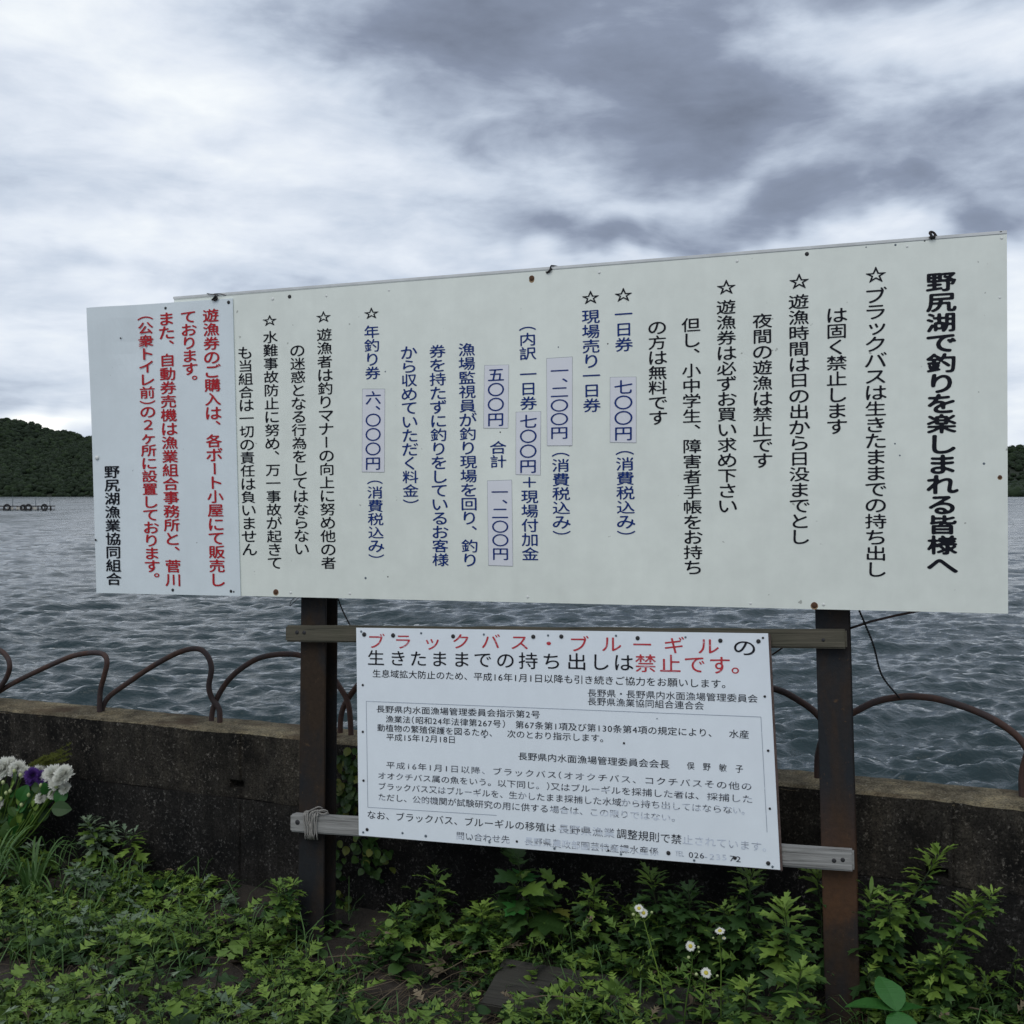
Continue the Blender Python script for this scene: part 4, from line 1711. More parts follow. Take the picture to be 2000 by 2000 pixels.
a0 = SIGN.hit(1677, 1190, -.03)
a1 = rail_pt(1757, 1363, .012)
twisted('rope', 'thin black rope from the big board down to the right pipe arch', [a0, a0.lerp(a1, .33) + Vector((-.0, 0, -.012)), a0.lerp(a1, .66) + Vector((-.015, 0, -.022)), a1], .0036, M_rope_black)
mb = MB()
mb.tube([SIGN.hit(1652, 1230, -.10), SIGN.hit(1700, 1214, -.07), SIGN.hit(1750, 1202, -.04), SIGN.hit(1800, 1192, -.03)], .0042, 8)
o = mb.build('brace_rod', M_pipe, None, True)
tag(o, 'thin dark rod running from the right post up to the big board', 'rod')
b0, b1 = SIGN.hit(657, 1160, -.03), POST.hit(684, 1222, -.02)
twisted('rope', 'short black rope hanging from the big board beside the left post', [b0, b0.lerp(b1, .5) + Vector((-.004, 0, 0)), b1], .0032, M_rope_black)
c0, c1 = POST.hit(1530, 1264, -.02), POST.hit(1508, 1279, -.03)
o = MB()
o.tube([POST.hit(1545, 1262, -.05), c0, c1], .003, 6)
o = o.build('wire', M_wire, None, True)
tag(o, 'short black wire end under the upper rail right of the lower notice', 'wire')

# rope wound on the left end of the lower rail
rp = POST.shifted(.052)
rope_root = thing('rope', 'frayed grey rope wound round the left end of the lower rail', 'rope', rp.hit(612, 1600))
rng = random.Random(5)
for k, (xt, xb) in enumerate(((594, 596), (598, 600), (601, 604), (606, 606), (611, 608), (616, 613), (620, 619), (596, 611), (615, 603))):
    yt, yb = 1588 + (xt - 566) * .065, 1630 + (xb - 566) * .065
    pts = [POST.hit(xt + 6, yt - 6, -.004), POST.hit(xt + 3, yt - 5, .02), rp.hit(xt, yt - 1, .004), rp.hit(xt + (xb - xt) * .3 - 1.5, yt + 10, .006 + .003 * (k % 3)),
           rp.hit(xt + (xb - xt) * .7 + rng.uniform(-2, 2), yt + 26, .006 + .003 * (k % 2)), rp.hit(xb, yb + 2, .004), POST.hit(xb + 1, yb + 6, .015), POST.hit(xb, yb + 4, -.004)]
    o = twisted('strand', None, pts, .0026, M_rope, None)
    del_keys = [q for q in ('label', 'category') if q in o]
    under(o, rope_root)
for pts in ([(624, 1582, .02), (634, 1582, .03), (640, 1586, .02), (632, 1590, .03), (618, 1586, .03)], [(598, 1587, .03), (612, 1580, .035), (622, 1576, .03), (630, 1579, .01)], [(606, 1589, .05), (616, 1583, .04), (628, 1584, .03), (642, 1589, .0)]):
    o = twisted('strand', None, [POST.hit(x, y, off + .012) for (x, y, off) in pts], .0026, M_rope, None)
    under(o, rope_root)

# ------------------------------------------------------------------ raft with tyres far out on the water
def on_water(px, py):
    r = ray(px, py)
    return EYE + r * ((EYE.z - WATER_Z) / -r.z)


rp0 = on_water(100, 997)
raft = thing('floating_raft', 'dark floating raft with old tyres and thin poles on the lake at left', 'raft', rp0)
sc_ = rp0.y / FPX     # metres per px there
Lr = 175 * sc_
mb = MB()
mb.box(Vector((-Lr, 0, .10)), Vector((Lr, 0, 0)), Vector((0, 1.3, 0)), Vector((0, 0, .10)))
mb.box(Vector((-Lr, -.02, .50)), Vector((Lr, 0, 0)), Vector((0, .14, 0)), Vector((0, 0, .12)))
mb.box(Vector((-Lr, 1.2, .50)), Vector((Lr, 0, 0)), Vector((0, .14, 0)), Vector((0, 0, .12)))
for i in range(14):
    mb.box(Vector((-Lr * i / 13 - (.12 if i == 0 else 0), 0, -.2)), Vector((.12, 0, 0)), Vector((0, .12, 0)), Vector((0, 0, .82)))
o = mb.build('frame', M_raft, raft)
for (x0, x1) in ((-.045 * 0 - 28, -42), (-55, -68), (-74, -86)):
    mb = MB()
    mb.box(Vector((x1 * sc_, -.05, .14)), Vector(((x0 - x1) * sc_, 0, 0)), Vector((0, .03, 0)), Vector((0, 0, .30)))
    mb.build('float_board', M_raft_pale, raft)
tyre_me = None
for x in (-12, -43, -53, -85, -120, -150):
    if tyre_me is None:
        mb = MB()
        Rm, rm = .36, .12
        v, f = [], []
        for i in range(24):
            for j in range(8):
                a, b = 2 * math.pi * i / 24, 2 * math.pi * j / 8
                v.append(((Rm + rm * math.cos(b)) * math.cos(a), rm * math.sin(b), (Rm + rm * math.cos(b)) * math.sin(a)))
                f.append((i * 8 + j, ((i + 1) % 24) * 8 + j, ((i + 1) % 24) * 8 + (j + 1) % 8, i * 8 + (j + 1) % 8))
        o = mesh_obj('tyre', v, f, M_tyre, raft, True)
        tyre_me = o.data
    else:
        o = link('tyre', tyre_me, raft)
    o.location = (x * sc_, -.2, .42 if x != -53 else .34)
for (x, h) in ((-4, 1.75), (-32, 1.75), (-77, 1.95), (-125, 1.9)):
    mb = MB()
    mb.tube([(x * sc_, .3, 0), (x * sc_ - .02, .3, h)], .035, 6)
    mb.build('pole', M_pole, raft, True)

# ------------------------------------------------------------------ plants
def leaf_mesh(kind):
    """leaf lying along +Y, unit length, few faces; returns (verts, faces)"""
    if kind == 'mug':
        o = [(.012, 0), (.02, .16), (.08, .20), (.33, .42), (.13, .37), (.03, .37), (.10, .45), (.42, .78), (.15, .63), (.04, .58), (.10, .70), (.16, .92), (.05, .93), (.0, 1.04)]
    elif kind == 'mug2':
        o = [(.012, 0), (.02, .25), (.07, .32), (.24, .62), (.09, .50), (.03, .52), (.08, .60), (.17, .90), (.06, .76), (.045, .88), (.0, 1.08)]
    elif kind == 'narrow':
        o = [(.01, 0), (.05, .15), (.09, .35), (.10, .55), (.07, .8), (0, 1)]
    elif kind == 'round':
        o = [(.02, 0), (.25, .05), (.46, .25), (.50, .45), (.40, .70), (.22, .86), (0, 1)]
    elif kind == 'maple':
        o = [(.015, 0), (.03, .12), (.30, .10), (.42, .28), (.26, .36), (.44, .46), (.54, .66), (.30, .64), (.22, .68), (.26, .82), (.12, .86), (0, 1.0)]
    elif kind == 'broad':
        o = [(.02, 0), (.14, .06), (.30, .22), (.38, .42), (.36, .60), (.24, .80), (.10, .93), (0, 1)]
    v, f = [], []
    for (x, y) in o:
        for s in (-1, 0, 1):
            fold = .22 if kind.startswith('mug') else .15
            z = abs(s * x) * fold - .30 * y * y + .10 * y
            v.append((s * x, y if s else min(y, 1.0), z))
    n = len(o)
    for i in range(n - 1):
        a = i * 3
        f.append((a, a + 1, a + 4, a + 3))
        f.append((a + 1, a + 2, a + 5, a + 4))
    return np.array(v, dtype=float), np.array(f)


LM = {k: leaf_mesh(k) for k in ('mug', 'mug2', 'narrow', 'round', 'maple', 'broad')}
_lm = {}


def leaf_data(kind, m):
    key = (kind, m.name)
    if key not in _lm:
        v, f = LM[kind]
        me = bpy.data.meshes.new('leaf')
        me.from_pydata([tuple(p) for p in v], [], [tuple(int(i) for i in q) for q in f])
        me.materials.append(m)
        me.update()
        _lm[key] = me
    return _lm[key]


def ground_z(x, y):
    q = Vector((x, y, 0)) - Vector((WALL.p.x, WALL.p.y, 0))
    t = q.dot(WALL.n)
    return .035 * noise.noise(Vector((x * 1.3, y * 1.3, 0))) + .02 * noise.noise(Vector((x * 5, y * 5, 3))) + .03 * math.exp(-max(t, 0) * 3)


def leaf_matrix(pos, yaw, pitch, roll, size):
    return Matrix.Translation(pos) @ Matrix.Rotation(yaw, 4, 'Z') @ Matrix.Rotation(pitch, 4, 'X') @ Matrix.Rotation(roll, 4, 'Y') @ Matrix.Diagonal((size, size, size, 1))


def weed(name, label, base, tip, n_leaf, size, kinds, mats, seed, tipmat=None, cat='plant', group=None, branches=0, stem_r=.0035, stem_m=None):
    """stem from base to tip with leaves; each leaf an object"""
    rg = random.Random(seed)
    base, tip = Vector(base), Vector(tip)
    root = thing(name, label, cat, base, group)
    d = tip - base
    side = Vector((rg.uniform(-.1, .1), rg.uniform(-.1, .1), 0)) * d.length
    main_pts = spline([Vector((0, 0, -.02)), d * .35 + side * .6, d * .7 + side * .5, d], 6)
    stems = [(main_pts, 1.0, n_leaf)]
    for b in range(branches):
        i = rg.randint(len(main_pts) // 3, len(main_pts) * 3 // 4)
        p = main_pts[i]
        a = rg.uniform(0, 6.28)
        ln = d.length * rg.uniform(.22, .42)
        q = p + Vector((math.cos(a) * ln * .6, math.sin(a) * ln * .4, ln * .75))
        stems.append((spline([p, p.lerp(q, .5) + Vector((math.cos(a), math.sin(a), 0)) * ln * .1, q], 5), .75, int(n_leaf * .45)))
    mb = MB()
    for (pts, sc, _) in stems:
        mb.tube(pts, [stem_r * sc * (1 - .6 * i / len(pts)) for i in range(len(pts))], 5)
    mb.build('stem', stem_m or M_stem, root, True)
    for (pts, sc, nl) in stems:
        nl = int(nl * 1.45) if kinds is MUG else nl
        ang = rg.uniform(0, 6.28)
        for k in range(nl):
            t = .12 + .88 * (k + .5) / nl
            t = t ** .62
            fi = t * (len(pts) - 1)
            i = min(int(fi), len(pts) - 2)
            p = pts[i].lerp(pts[i + 1], fi - i)
            ang += 2.4 + rg.uniform(-.3, .3)
            up = -.25 + 1.15 * t ** 3 + rg.uniform(-.25, .25)
            s = size * sc * (1.45 - .7 * t ** 2) * rg.uniform(.75, 1.2)
            m = tipmat if (tipmat and t > .82) else rg.choice(mats)
            kd = rg.choice(['mug2', 'mug2', 'narrow']) if (kinds is MUG and t > .72) else rg.choice(kinds)
            o = link('leaf', leaf_data(kd, m), root)
            o.matrix_basis = leaf_matrix(p, ang, up, rg.uniform(-.35, .35), s)
    return root


def floor_pt(px, depth):
    """point on the soil in the picture column px at the given depth"""
    x = (px - 1000) / FPX * depth
    return Vector((x, depth, ground_z(x, depth)))


def at_depth(px, py, depth):
    r = ray(px, py)
    return EYE + r * (depth / r.y)


MUG = ['mug', 'mug2']
GM = 'mugwort and weeds along the foot of the wall'
plants = [
    # base px, depth, tip px, tip py, tip depth, leaves, size, mats, tipmat, branches, label
    (1690, 3.62, 1835, 1668, 3.62, 46, .075, [M_leaf_dark, M_leaf], M_leaf_tip, 1, 'tall mugwort leaning right, bright tip just right of the right post under the drain hole'),
    (1765, 3.55, 1905, 1760, 3.52, 38, .075, [M_leaf_dark, M_leaf], M_leaf_tip, 1, 'mugwort furthest right, its yellow-green tip in front of bare wall'),
    (1480, 3.72, 1467, 1708, 3.70, 40, .080, [M_leaf_dark], M_leaf, 1, 'dark mugwort under the lower right corner of the lower notice'),
    (1588, 3.70, 1595, 1704, 3.68, 36, .075, [M_leaf_dark], M_leaf_tip, 0, 'upright mugwort touching the left side of the right post'),
    (1530, 3.48, 1532, 1772, 3.44, 44, .082, [M_leaf_dark, M_leaf_dark, M_leaf], M_leaf_tip, 1, 'bushy mugwort with a spread star-shaped top left of the right post'),
    (1690, 3.60, 1700, 1745, 3.60, 30, .075, [M_leaf_dark], M_leaf, 0, 'short dark mugwort hugging the right side of the right post'),
    (1300, 3.86, 1270, 1712, 3.84, 40, .078, [M_leaf_dark], M_leaf, 1, 'dark mugwort below the middle right of the lower notice, behind the white daisies'),
    (1380, 3.80, 1345, 1745, 3.78, 34, .078, [M_leaf_dark], M_leaf_dark, 1, 'dark green mugwort mass between the daisies and the right post'),
    (1570, 3.30, 1565, 1895, 3.26, 30, .065, [M_leaf, M_leaf_dark], M_leaf_tip, 0, 'low mugwort with yellow-green tip at the foot of the right post'),
    (1455, 3.30, 1462, 1925, 3.24, 28, .060, [M_leaf_dark, M_leaf], M_leaf_tip, 0, 'low mugwort tip in the bottom edge left of the right post'),
    (1815, 3.50, 1840, 1865, 3.46, 34, .070, [M_leaf_dark, M_leaf], M_leaf, 1, 'drooping lobed weed behind the big bottom right leaf'),
    (1070, 4.02, 1005, 1720, 3.98, 12, .080, [M_leaf_dark, M_leaf], M_leaf, 0, 'thin mugwort below the centre of the lower notice'),
    (1160, 3.98, 1160, 1730, 3.94, 24, .070, [M_leaf_dark, M_leaf], M_leaf, 1, 'narrow-leaved weed right of the maple-like seedling'),
    (880, 4.12, 850, 1706, 4.08, 16, .075, [M_leaf_dark, M_leaf], M_leaf, 0, 'thin mugwort with airy top below the left part of the lower notice'),
    (800, 4.10, 772, 1782, 4.04, 18, .065, [M_leaf, M_leaf_dark], M_leaf, 1, 'small pale-tipped weed just right of the left post'),
    (935, 4.02, 940, 1775, 3.98, 34, .068, [M_leaf_dark, M_leaf], M_leaf_tip, 1, 'rounded mugwort clump midway between the two posts'),
    (215, 4.98, 168, 1606, 4.92, 34, .070, [M_leaf, M_leaf_silver], M_leaf_silver, 2, 'grey-green mugwort against the wall right of the bouquet'),
    (290, 4.90, 243, 1625, 4.84, 16, .066, [M_leaf_dark, M_leaf], M_leaf_silver, 1, 'thin mugwort on the wall, second right of the bouquet'),
    (90, 4.98, 62, 1655, 4.90, 16, .064, [M_leaf_dark, M_leaf], M_leaf_silver, 0, 'faint grey mugwort under the bouquet stems'),
    (230, 4.75, 145, 1712, 4.66, 36, .070, [M_leaf_silver], M_leaf_silver, 1, 'silvery mugwort shoot pointing left in the lower left corner'),
    (560, 4.20, 545, 1735, 4.16, 34, .068, [M_leaf, M_leaf_dark], M_leaf, 2, 'green mugwort touching the left side of the left post'),
]
for i, (bx, bd, tx, ty, td, nl, sz, ms, tm, br, lab) in enumerate(plants):
    weed('mugwort', lab, floor_pt(bx, bd), at_depth(tx, ty, td), nl, sz, MUG, ms, 100 + i, tm, 'plant', GM, br)
weed('seedling', 'maple-like seedling with broad lobed and yellowing leaves under the lower notice', floor_pt(1040, 4.0), at_depth(1010, 1672, 3.98), 14, .105, ['maple'],
     [M_leaf_dark, M_leaf_big, M_leaf_dark, M_leaf, M_leaf_vine], 300, M_leaf_dark, 'plant', None, 1)
weed('seedling', 'small lobed seedling right of the maple-like one, yellow-green leaves', floor_pt(1078, 4.0), at_depth(1080, 1722, 3.98), 7, .085, ['maple'], [M_leaf, M_leaf_yellow], 301, M_leaf, 'plant', None, 0)

# broad-leaved plant in the bottom right corner: four big leaves
bl = thing('broad_leaved_plant', 'plant with three large smooth bright green leaves in the bottom right', 'plant', floor_pt(1752, 3.30))
for (tx, ty, s, yaw, pit, rl) in ((1752, 1922, .125, R(8), R(38), .1), (1690, 1985, .15, R(72), R(8), .15), (1800, 1990, .13, R(-62), R(2), -.2), (1765, 2010, .12, R(175), R(-20), 0)):
    o = link('leaf', leaf_data('broad', M_leaf_big), bl)
    o.matrix_basis = leaf_matrix(at_depth(1752, 1975, 3.28) - bl.location, yaw, pit, rl, s)
mb = MB()
mb.tube([Vector((0, 0, -.02)), Vector((.01, 0, .05)), at_depth(1752, 1978, 3.28) - bl.location], .004, 6)
mb.build('stem', M_leaf_big, bl, True)


# fleabane daisies
def daisy_head(parent, c, r, facing, seed):
    rg = random.Random(seed)
    hd = bpy.data.objects.new('flower_head', None)
    C.objects.link(hd)
    hd.parent = parent
    q = facing.to_track_quat('Z', 'Y')
    hd.matrix_basis = Matrix.Translation(c) @ q.to_matrix().to_4x4()
    v, f = [], []
    n = 34
    for i in range(n):
        a = 2 * math.pi * i / n + rg.uniform(-.05, .05)
        l = r * rg.uniform(.85, 1.08)
        w = r * .085
        u, s = Vector((math.cos(a), math.sin(a), 0)), Vector((-math.sin(a), math.cos(a), 0))
        z = rg.uniform(-.12, .12) * r
        k = len(v)
        v += [u * r * .3 - s * w * .6, u * r * .3 + s * w * .6, u * l * .75 + s * w + Vector((0, 0, z * .5)), u * l + Vector((0, 0, z)), u * l * .75 - s * w + Vector((0, 0, z * .5))]
        f.append((k, k + 1, k + 2, k + 3, k + 4))
    mesh_obj('petal_ring', v, f, M_petal, hd)
    bv, bf = ico(2)
    o = mesh_obj('disc', [Vector(p) * r * .40 * 1.0 for p in bv], [tuple(int(i) for i in q_) for q_ in bf], M_disc, hd, True)
    o.scale = (1, 1, .55)
    return hd


def fleabane(label, base_px, depth, path, heads, seed):
    base = floor_pt(base_px, depth)
    root = thing('fleabane', label, 'flower', base, 'white daisy-like fleabanes in front of the wall')
    pts = [Vector((0, 0, -.02))] + [at_depth(x, y, depth) - base for (x, y) in path]
    mb = MB()
    sp = spline(pts, 6)
    mb.tube(sp, [.0028 * (1 - .5 * i / len(sp)) for i in range(len(sp))], 6)
    for (x, y, r, f) in heads:
        c = at_depth(x, y, depth - .01) - base
        j = pts[-1]
        mb.tube(spline([j, j.lerp(c, .6) + Vector((0, 0, -.004)), c - Vector(f).normalized() * .004], 4), .0011, 5)
        if r > 0:
            daisy_head(root, c, r, Vector(f).normalized(), int(x))
        else:
            bv, bf = ico(1)
            o = mesh_obj('bud', [Vector(p) * -r for p in bv], [tuple(int(i) for i in q) for q in bf], M_bud, root, True)
            o.location = c
    mb.build('stem', M_leaf, root, True)
    rg = random.Random(seed)
    for k in range(9):
        i = int(len(sp) * (.1 + .8 * k / 9))
        o = link('leaf', leaf_data('narrow', M_leaf), root)
        o.matrix_basis = leaf_matrix(sp[i], k * 2.4 + rg.uniform(0, 1), rg.uniform(-.2, .5), 0, rg.uniform(.05, .075) * (1.1 - .06 * k))


fleabane('fleabane with two white flower heads side by side, leftmost and highest', 1310, 3.52, [(1292, 1925), (1272, 1850), (1258, 1800)],
         [(1248, 1774, .0155, (-.1, -.7, .75)), (1257, 1783, .0155, (.1, -.9, .5)), (1237, 1786, -.006, (0, 0, 1)), (1273, 1782, -.005, (0, 0, 1))], 1)
fleabane('fleabane with one open white flower head facing the viewer, centre of the group', 1335, 3.46, [(1340, 1960), (1350, 1900), (1352, 1872)],
         [(1348.5, 1848, .017, (0, -.85, .55)), (1345, 1870, -.006, (0, 0, 1)), (1364, 1850, -.005, (0, 0, 1)), (1365, 1859, -.004, (0, 0, 1))], 2)
fleabane('fleabane with a side-facing white head, rightmost and tall-stemmed', 1412, 3.5, [(1408, 1940), (1408, 1880), (1404, 1835)],
         [(1406, 1818, .017, (-.2, -.35, 1)), (1414, 1832, .007, (0, -.5, 1)), (1393, 1832, -.004, (0, 0, 1))], 3)
fleabane('fleabane with a low white flower head, nearest the bottom edge', 1372, 3.42, [(1374, 1985), (1376, 1940), (1378, 1918)],
         [(1379, 1900, .018, (.05, -.75, .7)), (1360, 1903, -.006, (0, 0, 1)), (1401, 1906, -.005, (0, 0, 1))], 4)
# withered yellow leaf stalk
wl = weed('withered_stalk', 'withered yellow leaf stalk bending down left below the fleabanes', floor_pt(1330, 3.4), at_depth(1248, 1985, 3.25), 5, .07, ['narrow'], [M_leaf_yellow, M_straw], 77, M_leaf_yellow, 'plant')

# creeper on the wall behind the left edge of the lower notice
vine = thing('creeper', 'round-leaved green creeper hanging down the wall between left post and lower notice', 'creeper', WALL.at(s_of(672, 1700), -.68, .03))
rg = random.Random(9)
vp = []
for (x0, y0, x1, y1, n) in ((690, 1462, 660, 1500, 18), (700, 1480, 676, 1580, 50), (672, 1500, 690, 1600, 24), (650, 1570, 668, 1600, 14), (688, 1600, 760, 1680, 46), (653, 1630, 662, 1720, 26),
                            (700, 1640, 742, 1710, 26), (655, 1740, 700, 1790, 20), (720, 1560, 745, 1620, 10)):
    P0, P1 = WALL.hit(x0, y0, .03), WALL.hit(x1, y1, .03)
    vp.append((P0, P1))
    for k in range(n):
        p = P0.lerp(P1, k / n) + WALL_E * rg.gauss(0, .025) + Vector((0, 0, rg.gauss(0, .02))) + WALL.n * rg.uniform(0, .035)
        o = link('leaf', leaf_data('round', M_leaf_vine if rg.random() < .85 else M_leaf_yellow), vine)
        M = Matrix.Translation(p - vine.location) @ Matrix.Rotation(R(-21.7), 4, 'Z') @ Matrix.Rotation(R(-75 + rg.uniform(-30, 30)), 4, 'X') @ Matrix.Rotation(0, 4, 'Y') @ Matrix.Rotation(rg.uniform(-.9, .9), 4, 'Z') @ Matrix.Diagonal([rg.uniform(.022, .040)] * 3 + [1])
        o.matrix_basis = M
mb = MB()
for (a, b) in vp:
    mb.tube([a - vine.location, (a.lerp(b, .5) + WALL_E * .01) - vine.location, b - vine.location], .0018, 5)
mb.build('stem', M_stem, vine, True)

# ground cover: one mass of low leafy weeds
GV, GF, GR = [], [], []
GO = 0
cover = {}


def stuff_add(key, kind, M, rnd):
    v, f = LM[kind]
    A = np.array(M)
    vv = v @ A[:3, :3].T + A[:3, 3]
    cover.setdefault(key, [[], [], [], 0])
    c = cover[key]
    c[0].append(vv)
    c[1].append(f + c[3])
    c[2].append(np.full(len(vv), rnd))
    c[3] += len(vv)


rg = random.Random(21)
stemsMB = MB()


def dens(px, q):
    """how thick the low weeds stand there"""
    n = noise.noise(Vector((q.x * 1.6, q.y * 2.2, 5)))
    v = .82 + n * 2.1 + .5 * noise.noise(Vector((q.x * 5, q.y * 6, 8)))
    if 900 < px < 1420 and q.y < 3.75:
        v -= .62
    if px < 140 and 3.75 < q.y < 4.1:
        v -= .8
    if px > 1780:
        v -= .28
    if 1575 < px < 1700 and q.y < 3.5:
        v -= .8
    if 545 < px < 700 and 3.95 < q.y < 4.25:
        v -= .75
    return v


cnt = 0
for _ in range(4300):
    s = rg.uniform(-3.1, 2.6)
    t = rg.uniform(.04, 2.2)
    q = WALL.p + WALL_E * s + WALL.n * t
    if q.y < 2.6 or q.y > 5.6:
        continue
    px = 1000 + q.x / q.y * FPX
    if px < -500 or px > 2500:
        continue
    if rg.random() > dens(px, q):
        continue
    # keep clear of the posts
    z = ground_z(q.x, q.y)
    cnt += 1
    hgt = rg.uniform(.03, .17) * (1.5 if t < .35 and px > 1150 else 1) * (1.25 if 250 < px < 600 else 1)
    tone = noise.noise(Vector((q.x * 2.3, q.y * 2.3, 11)))
    if px < 560 and t < .55:
        hgt *= .35
        if rg.random() < .35:
            continue
    leanv = Vector((rg.uniform(-.4, .4), rg.uniform(-.4, .2), 1)) * hgt
    nl = rg.randint(5, 9)
    a = rg.uniform(0, 6.28)
    sz = rg.uniform(.060, .125)
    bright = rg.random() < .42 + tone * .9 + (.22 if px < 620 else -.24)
    silver = px < 520 and rg.random() < .16
    kind = rg.choice(['mug', 'mug', 'mug2', 'mug2', 'maple', 'round', 'broad'] if rg.random() < .45 else ['mug', 'mug2'])
    if kind in ('round', 'broad'):
        sz *= .55
        nl = int(nl * 1.5)
    for k in range(nl):
        tt = (k + 1) / nl
        p = Vector((q.x, q.y, z)) + leanv * tt
        a += 2.4 + rg.uniform(-.3, .3)
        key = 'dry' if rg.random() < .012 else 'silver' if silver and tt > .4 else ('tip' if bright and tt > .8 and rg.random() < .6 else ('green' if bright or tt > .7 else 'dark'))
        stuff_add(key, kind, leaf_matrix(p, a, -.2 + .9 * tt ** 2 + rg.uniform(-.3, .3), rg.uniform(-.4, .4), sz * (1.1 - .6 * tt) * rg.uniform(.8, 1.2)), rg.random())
    if rg.random() < .5:
        stemsMB.tube([Vector((q.x, q.y, z - .01)), Vector((q.x, q.y, z)) + leanv], .0016, 4, False)
print('ground cover plants', cnt)
gc = None
allv, allf, allr, allm = [], [], [], []
off = 0
keys = list(cover)
for mi, k in enumerate(keys):
    c = cover[k]
    vv, ff, rr_ = np.concatenate(c[0]), np.concatenate(c[1]), np.concatenate(c[2])
    allv.append(vv)
    allf.append(ff + off)
    allr.append(rr_)
    allm.append(np.full(len(ff), mi))
    off += len(vv)
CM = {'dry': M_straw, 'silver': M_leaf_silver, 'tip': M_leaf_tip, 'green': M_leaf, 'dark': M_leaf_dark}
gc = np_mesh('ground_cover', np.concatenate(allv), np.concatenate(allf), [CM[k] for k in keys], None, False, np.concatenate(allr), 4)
gc.data.polygons.foreach_set('material_index', np.concatenate(allm).astype(np.int32))
tag(gc, 'low green mugwort and weeds covering the ground in front of the wall', 'ground cover', kind='stuff')
sm = stemsMB.build('stems', M_stem, gc)
tag(sm, kind='stuff')


# dry straw lying about and thin dead stalks
def blades(name, label, cat, m, specs, parent=None):
    mb = MB()
    for pts, r in specs:
        mb.tube(spline(pts, 4), [r * (1 - .7 * i / (4 * (len(pts) - 1))) for i in range(4 * (len(pts) - 1) + 1)], 4, False)
    o = mb.build(name, m, parent)
    tag(o, label, cat, kind='stuff')
    return o


rg = random.Random(4)
sp_ = []
for _ in range(520):
    cx, cd = rg.choice(((760, 3.75), (720, 3.62), (1100, 3.6), (950, 3.65), (1250, 3.5), (850, 3.7), (640, 3.7), (40, 3.95), (1200, 3.6), (1000, 3.5), (1500, 3.4), (420, 3.7), (1900, 3.5), (850, 3.5)))
    b = floor_pt(cx + rg.gauss(0, 110), cd + rg.gauss(0, .16))
    a = rg.gauss(.4, .7)
    l = rg.uniform(.05, .26)
    d = Vector((math.cos(a), math.sin(a) * .7, 0)) * l
    h = rg.uniform(0, .05)
    sp_.append(([b + Vector((0, 0, .005)), b + d * .5 + Vector((rg.uniform(-.01, .01), 0, h + .015)), b + d + Vector((0, 0, rg.uniform(0, .03)))], rg.uniform(.0006, .0016)))
for (x0, y0, x1, y1, x2, y2, dd) in ((600, 1998, 680, 1945, 770, 1915, 3.6), (650, 1950, 672, 1918, 700, 1900, 3.75), (690, 2000, 740, 1955, 800, 1910, 3.5), (915, 1868, 945, 1858, 985, 1857, 3.9), (1320, 1890, 1350, 1900, 1390, 1930, 3.6), (1000, 1960, 1060, 1945, 1130, 1950, 3.5),
                                     (850, 1905, 880, 1890, 915, 1870, 3.85), (1880, 1965, 1930, 1975, 1980, 1985, 3.45), (640, 1870, 690, 1866, 730, 1872, 3.95), (570, 1960, 650, 1945, 740, 1930, 3.65)):
    sp_.append(([at_depth(x0, y0, dd), at_depth(x1, y1, dd - .02), at_depth(x2, y2, dd)], .0028))
blades('dry_grass', 'dry straw and dead grass stalks lying among the weeds', 'dry grass', M_straw, sp_)


gb = MB()
rg = random.Random(44)
for _ in range(1500):
    q = WALL.p + WALL_E * rg.uniform(-3.0, 2.6) + WALL.n * rg.uniform(.05, 2.0)
    if noise.noise(Vector((q.x * 2.1, q.y * 2.1, 30))) < .02 and rg.random() < .8:
        continue
    b = Vector((q.x, q.y, ground_z(q.x, q.y)))
    for _k in range(rg.randint(1, 4)):
        a = rg.uniform(0, 6.28)
        u = Vector((math.cos(a), math.sin(a), 0))
        ln = rg.uniform(.06, .20)
        s_ = Vector((-u.y, u.x, 0)) * rg.uniform(.0012, .0026)
        p0, p1, p2, p3 = b, b + u * ln * .25 + Vector((0, 0, ln * .55)), b + u * ln * .6 + Vector((0, 0, ln * .78)), b + u * ln * .95 + Vector((0, 0, ln * rg.uniform(.45, .8)))
        gb.add([p0 - s_, p0 + s_, p1 - s_, p1 + s_, p2 - s_ * .8, p2 + s_ * .8, p3], [(0, 1, 3, 2), (2, 3, 5, 4), (4, 5, 6)])
gb = gb.build('grass', M_grass)
tag(gb, 'scattered thin green grass blades growing through the low weeds', 'grass', kind='stuff')


def tuft(label, px, depth, n, ln, spread, seed, m=M_grass):
    rg = random.Random(seed)
    root = thing('grass_tuft', label, 'grass', floor_pt(px, depth), 'long-bladed grass tufts in the lower left')
    for k in range(n):
        a = rg.uniform(0, 6.28)
        L_ = ln * rg.uniform(.6, 1.15)
        u = Vector((math.cos(a), math.sin(a), 0))
        base = u * rg.uniform(0, .03)
        out = spread * rg.uniform(.4, 1.1)
        P = spline([base, base + u * out * L_ * .35 + Vector((0, 0, L_ * .55)), base + u * out * L_ * .8 + Vector((0, 0, L_ * .78)), base + u * out * L_ * 1.25 + Vector((0, 0, L_ * rg.uniform(.45, .8)))], 3)
        s = Vector((-u.y, u.x, 0))
        v, f = [], []
        for i, p in enumerate(P):
            w = .0052 * (1 - (i / (len(P) - 1)) ** 2) + .0003
            v += [p - s * w, p + Vector((0, 0, -.001)), p + s * w]
            if i:
                j = 3 * i
                f += [(j - 3, j - 2, j + 1, j), (j - 2, j - 1, j + 2, j + 1)]
        mesh_obj('blade', v, f, m, root)
    return root


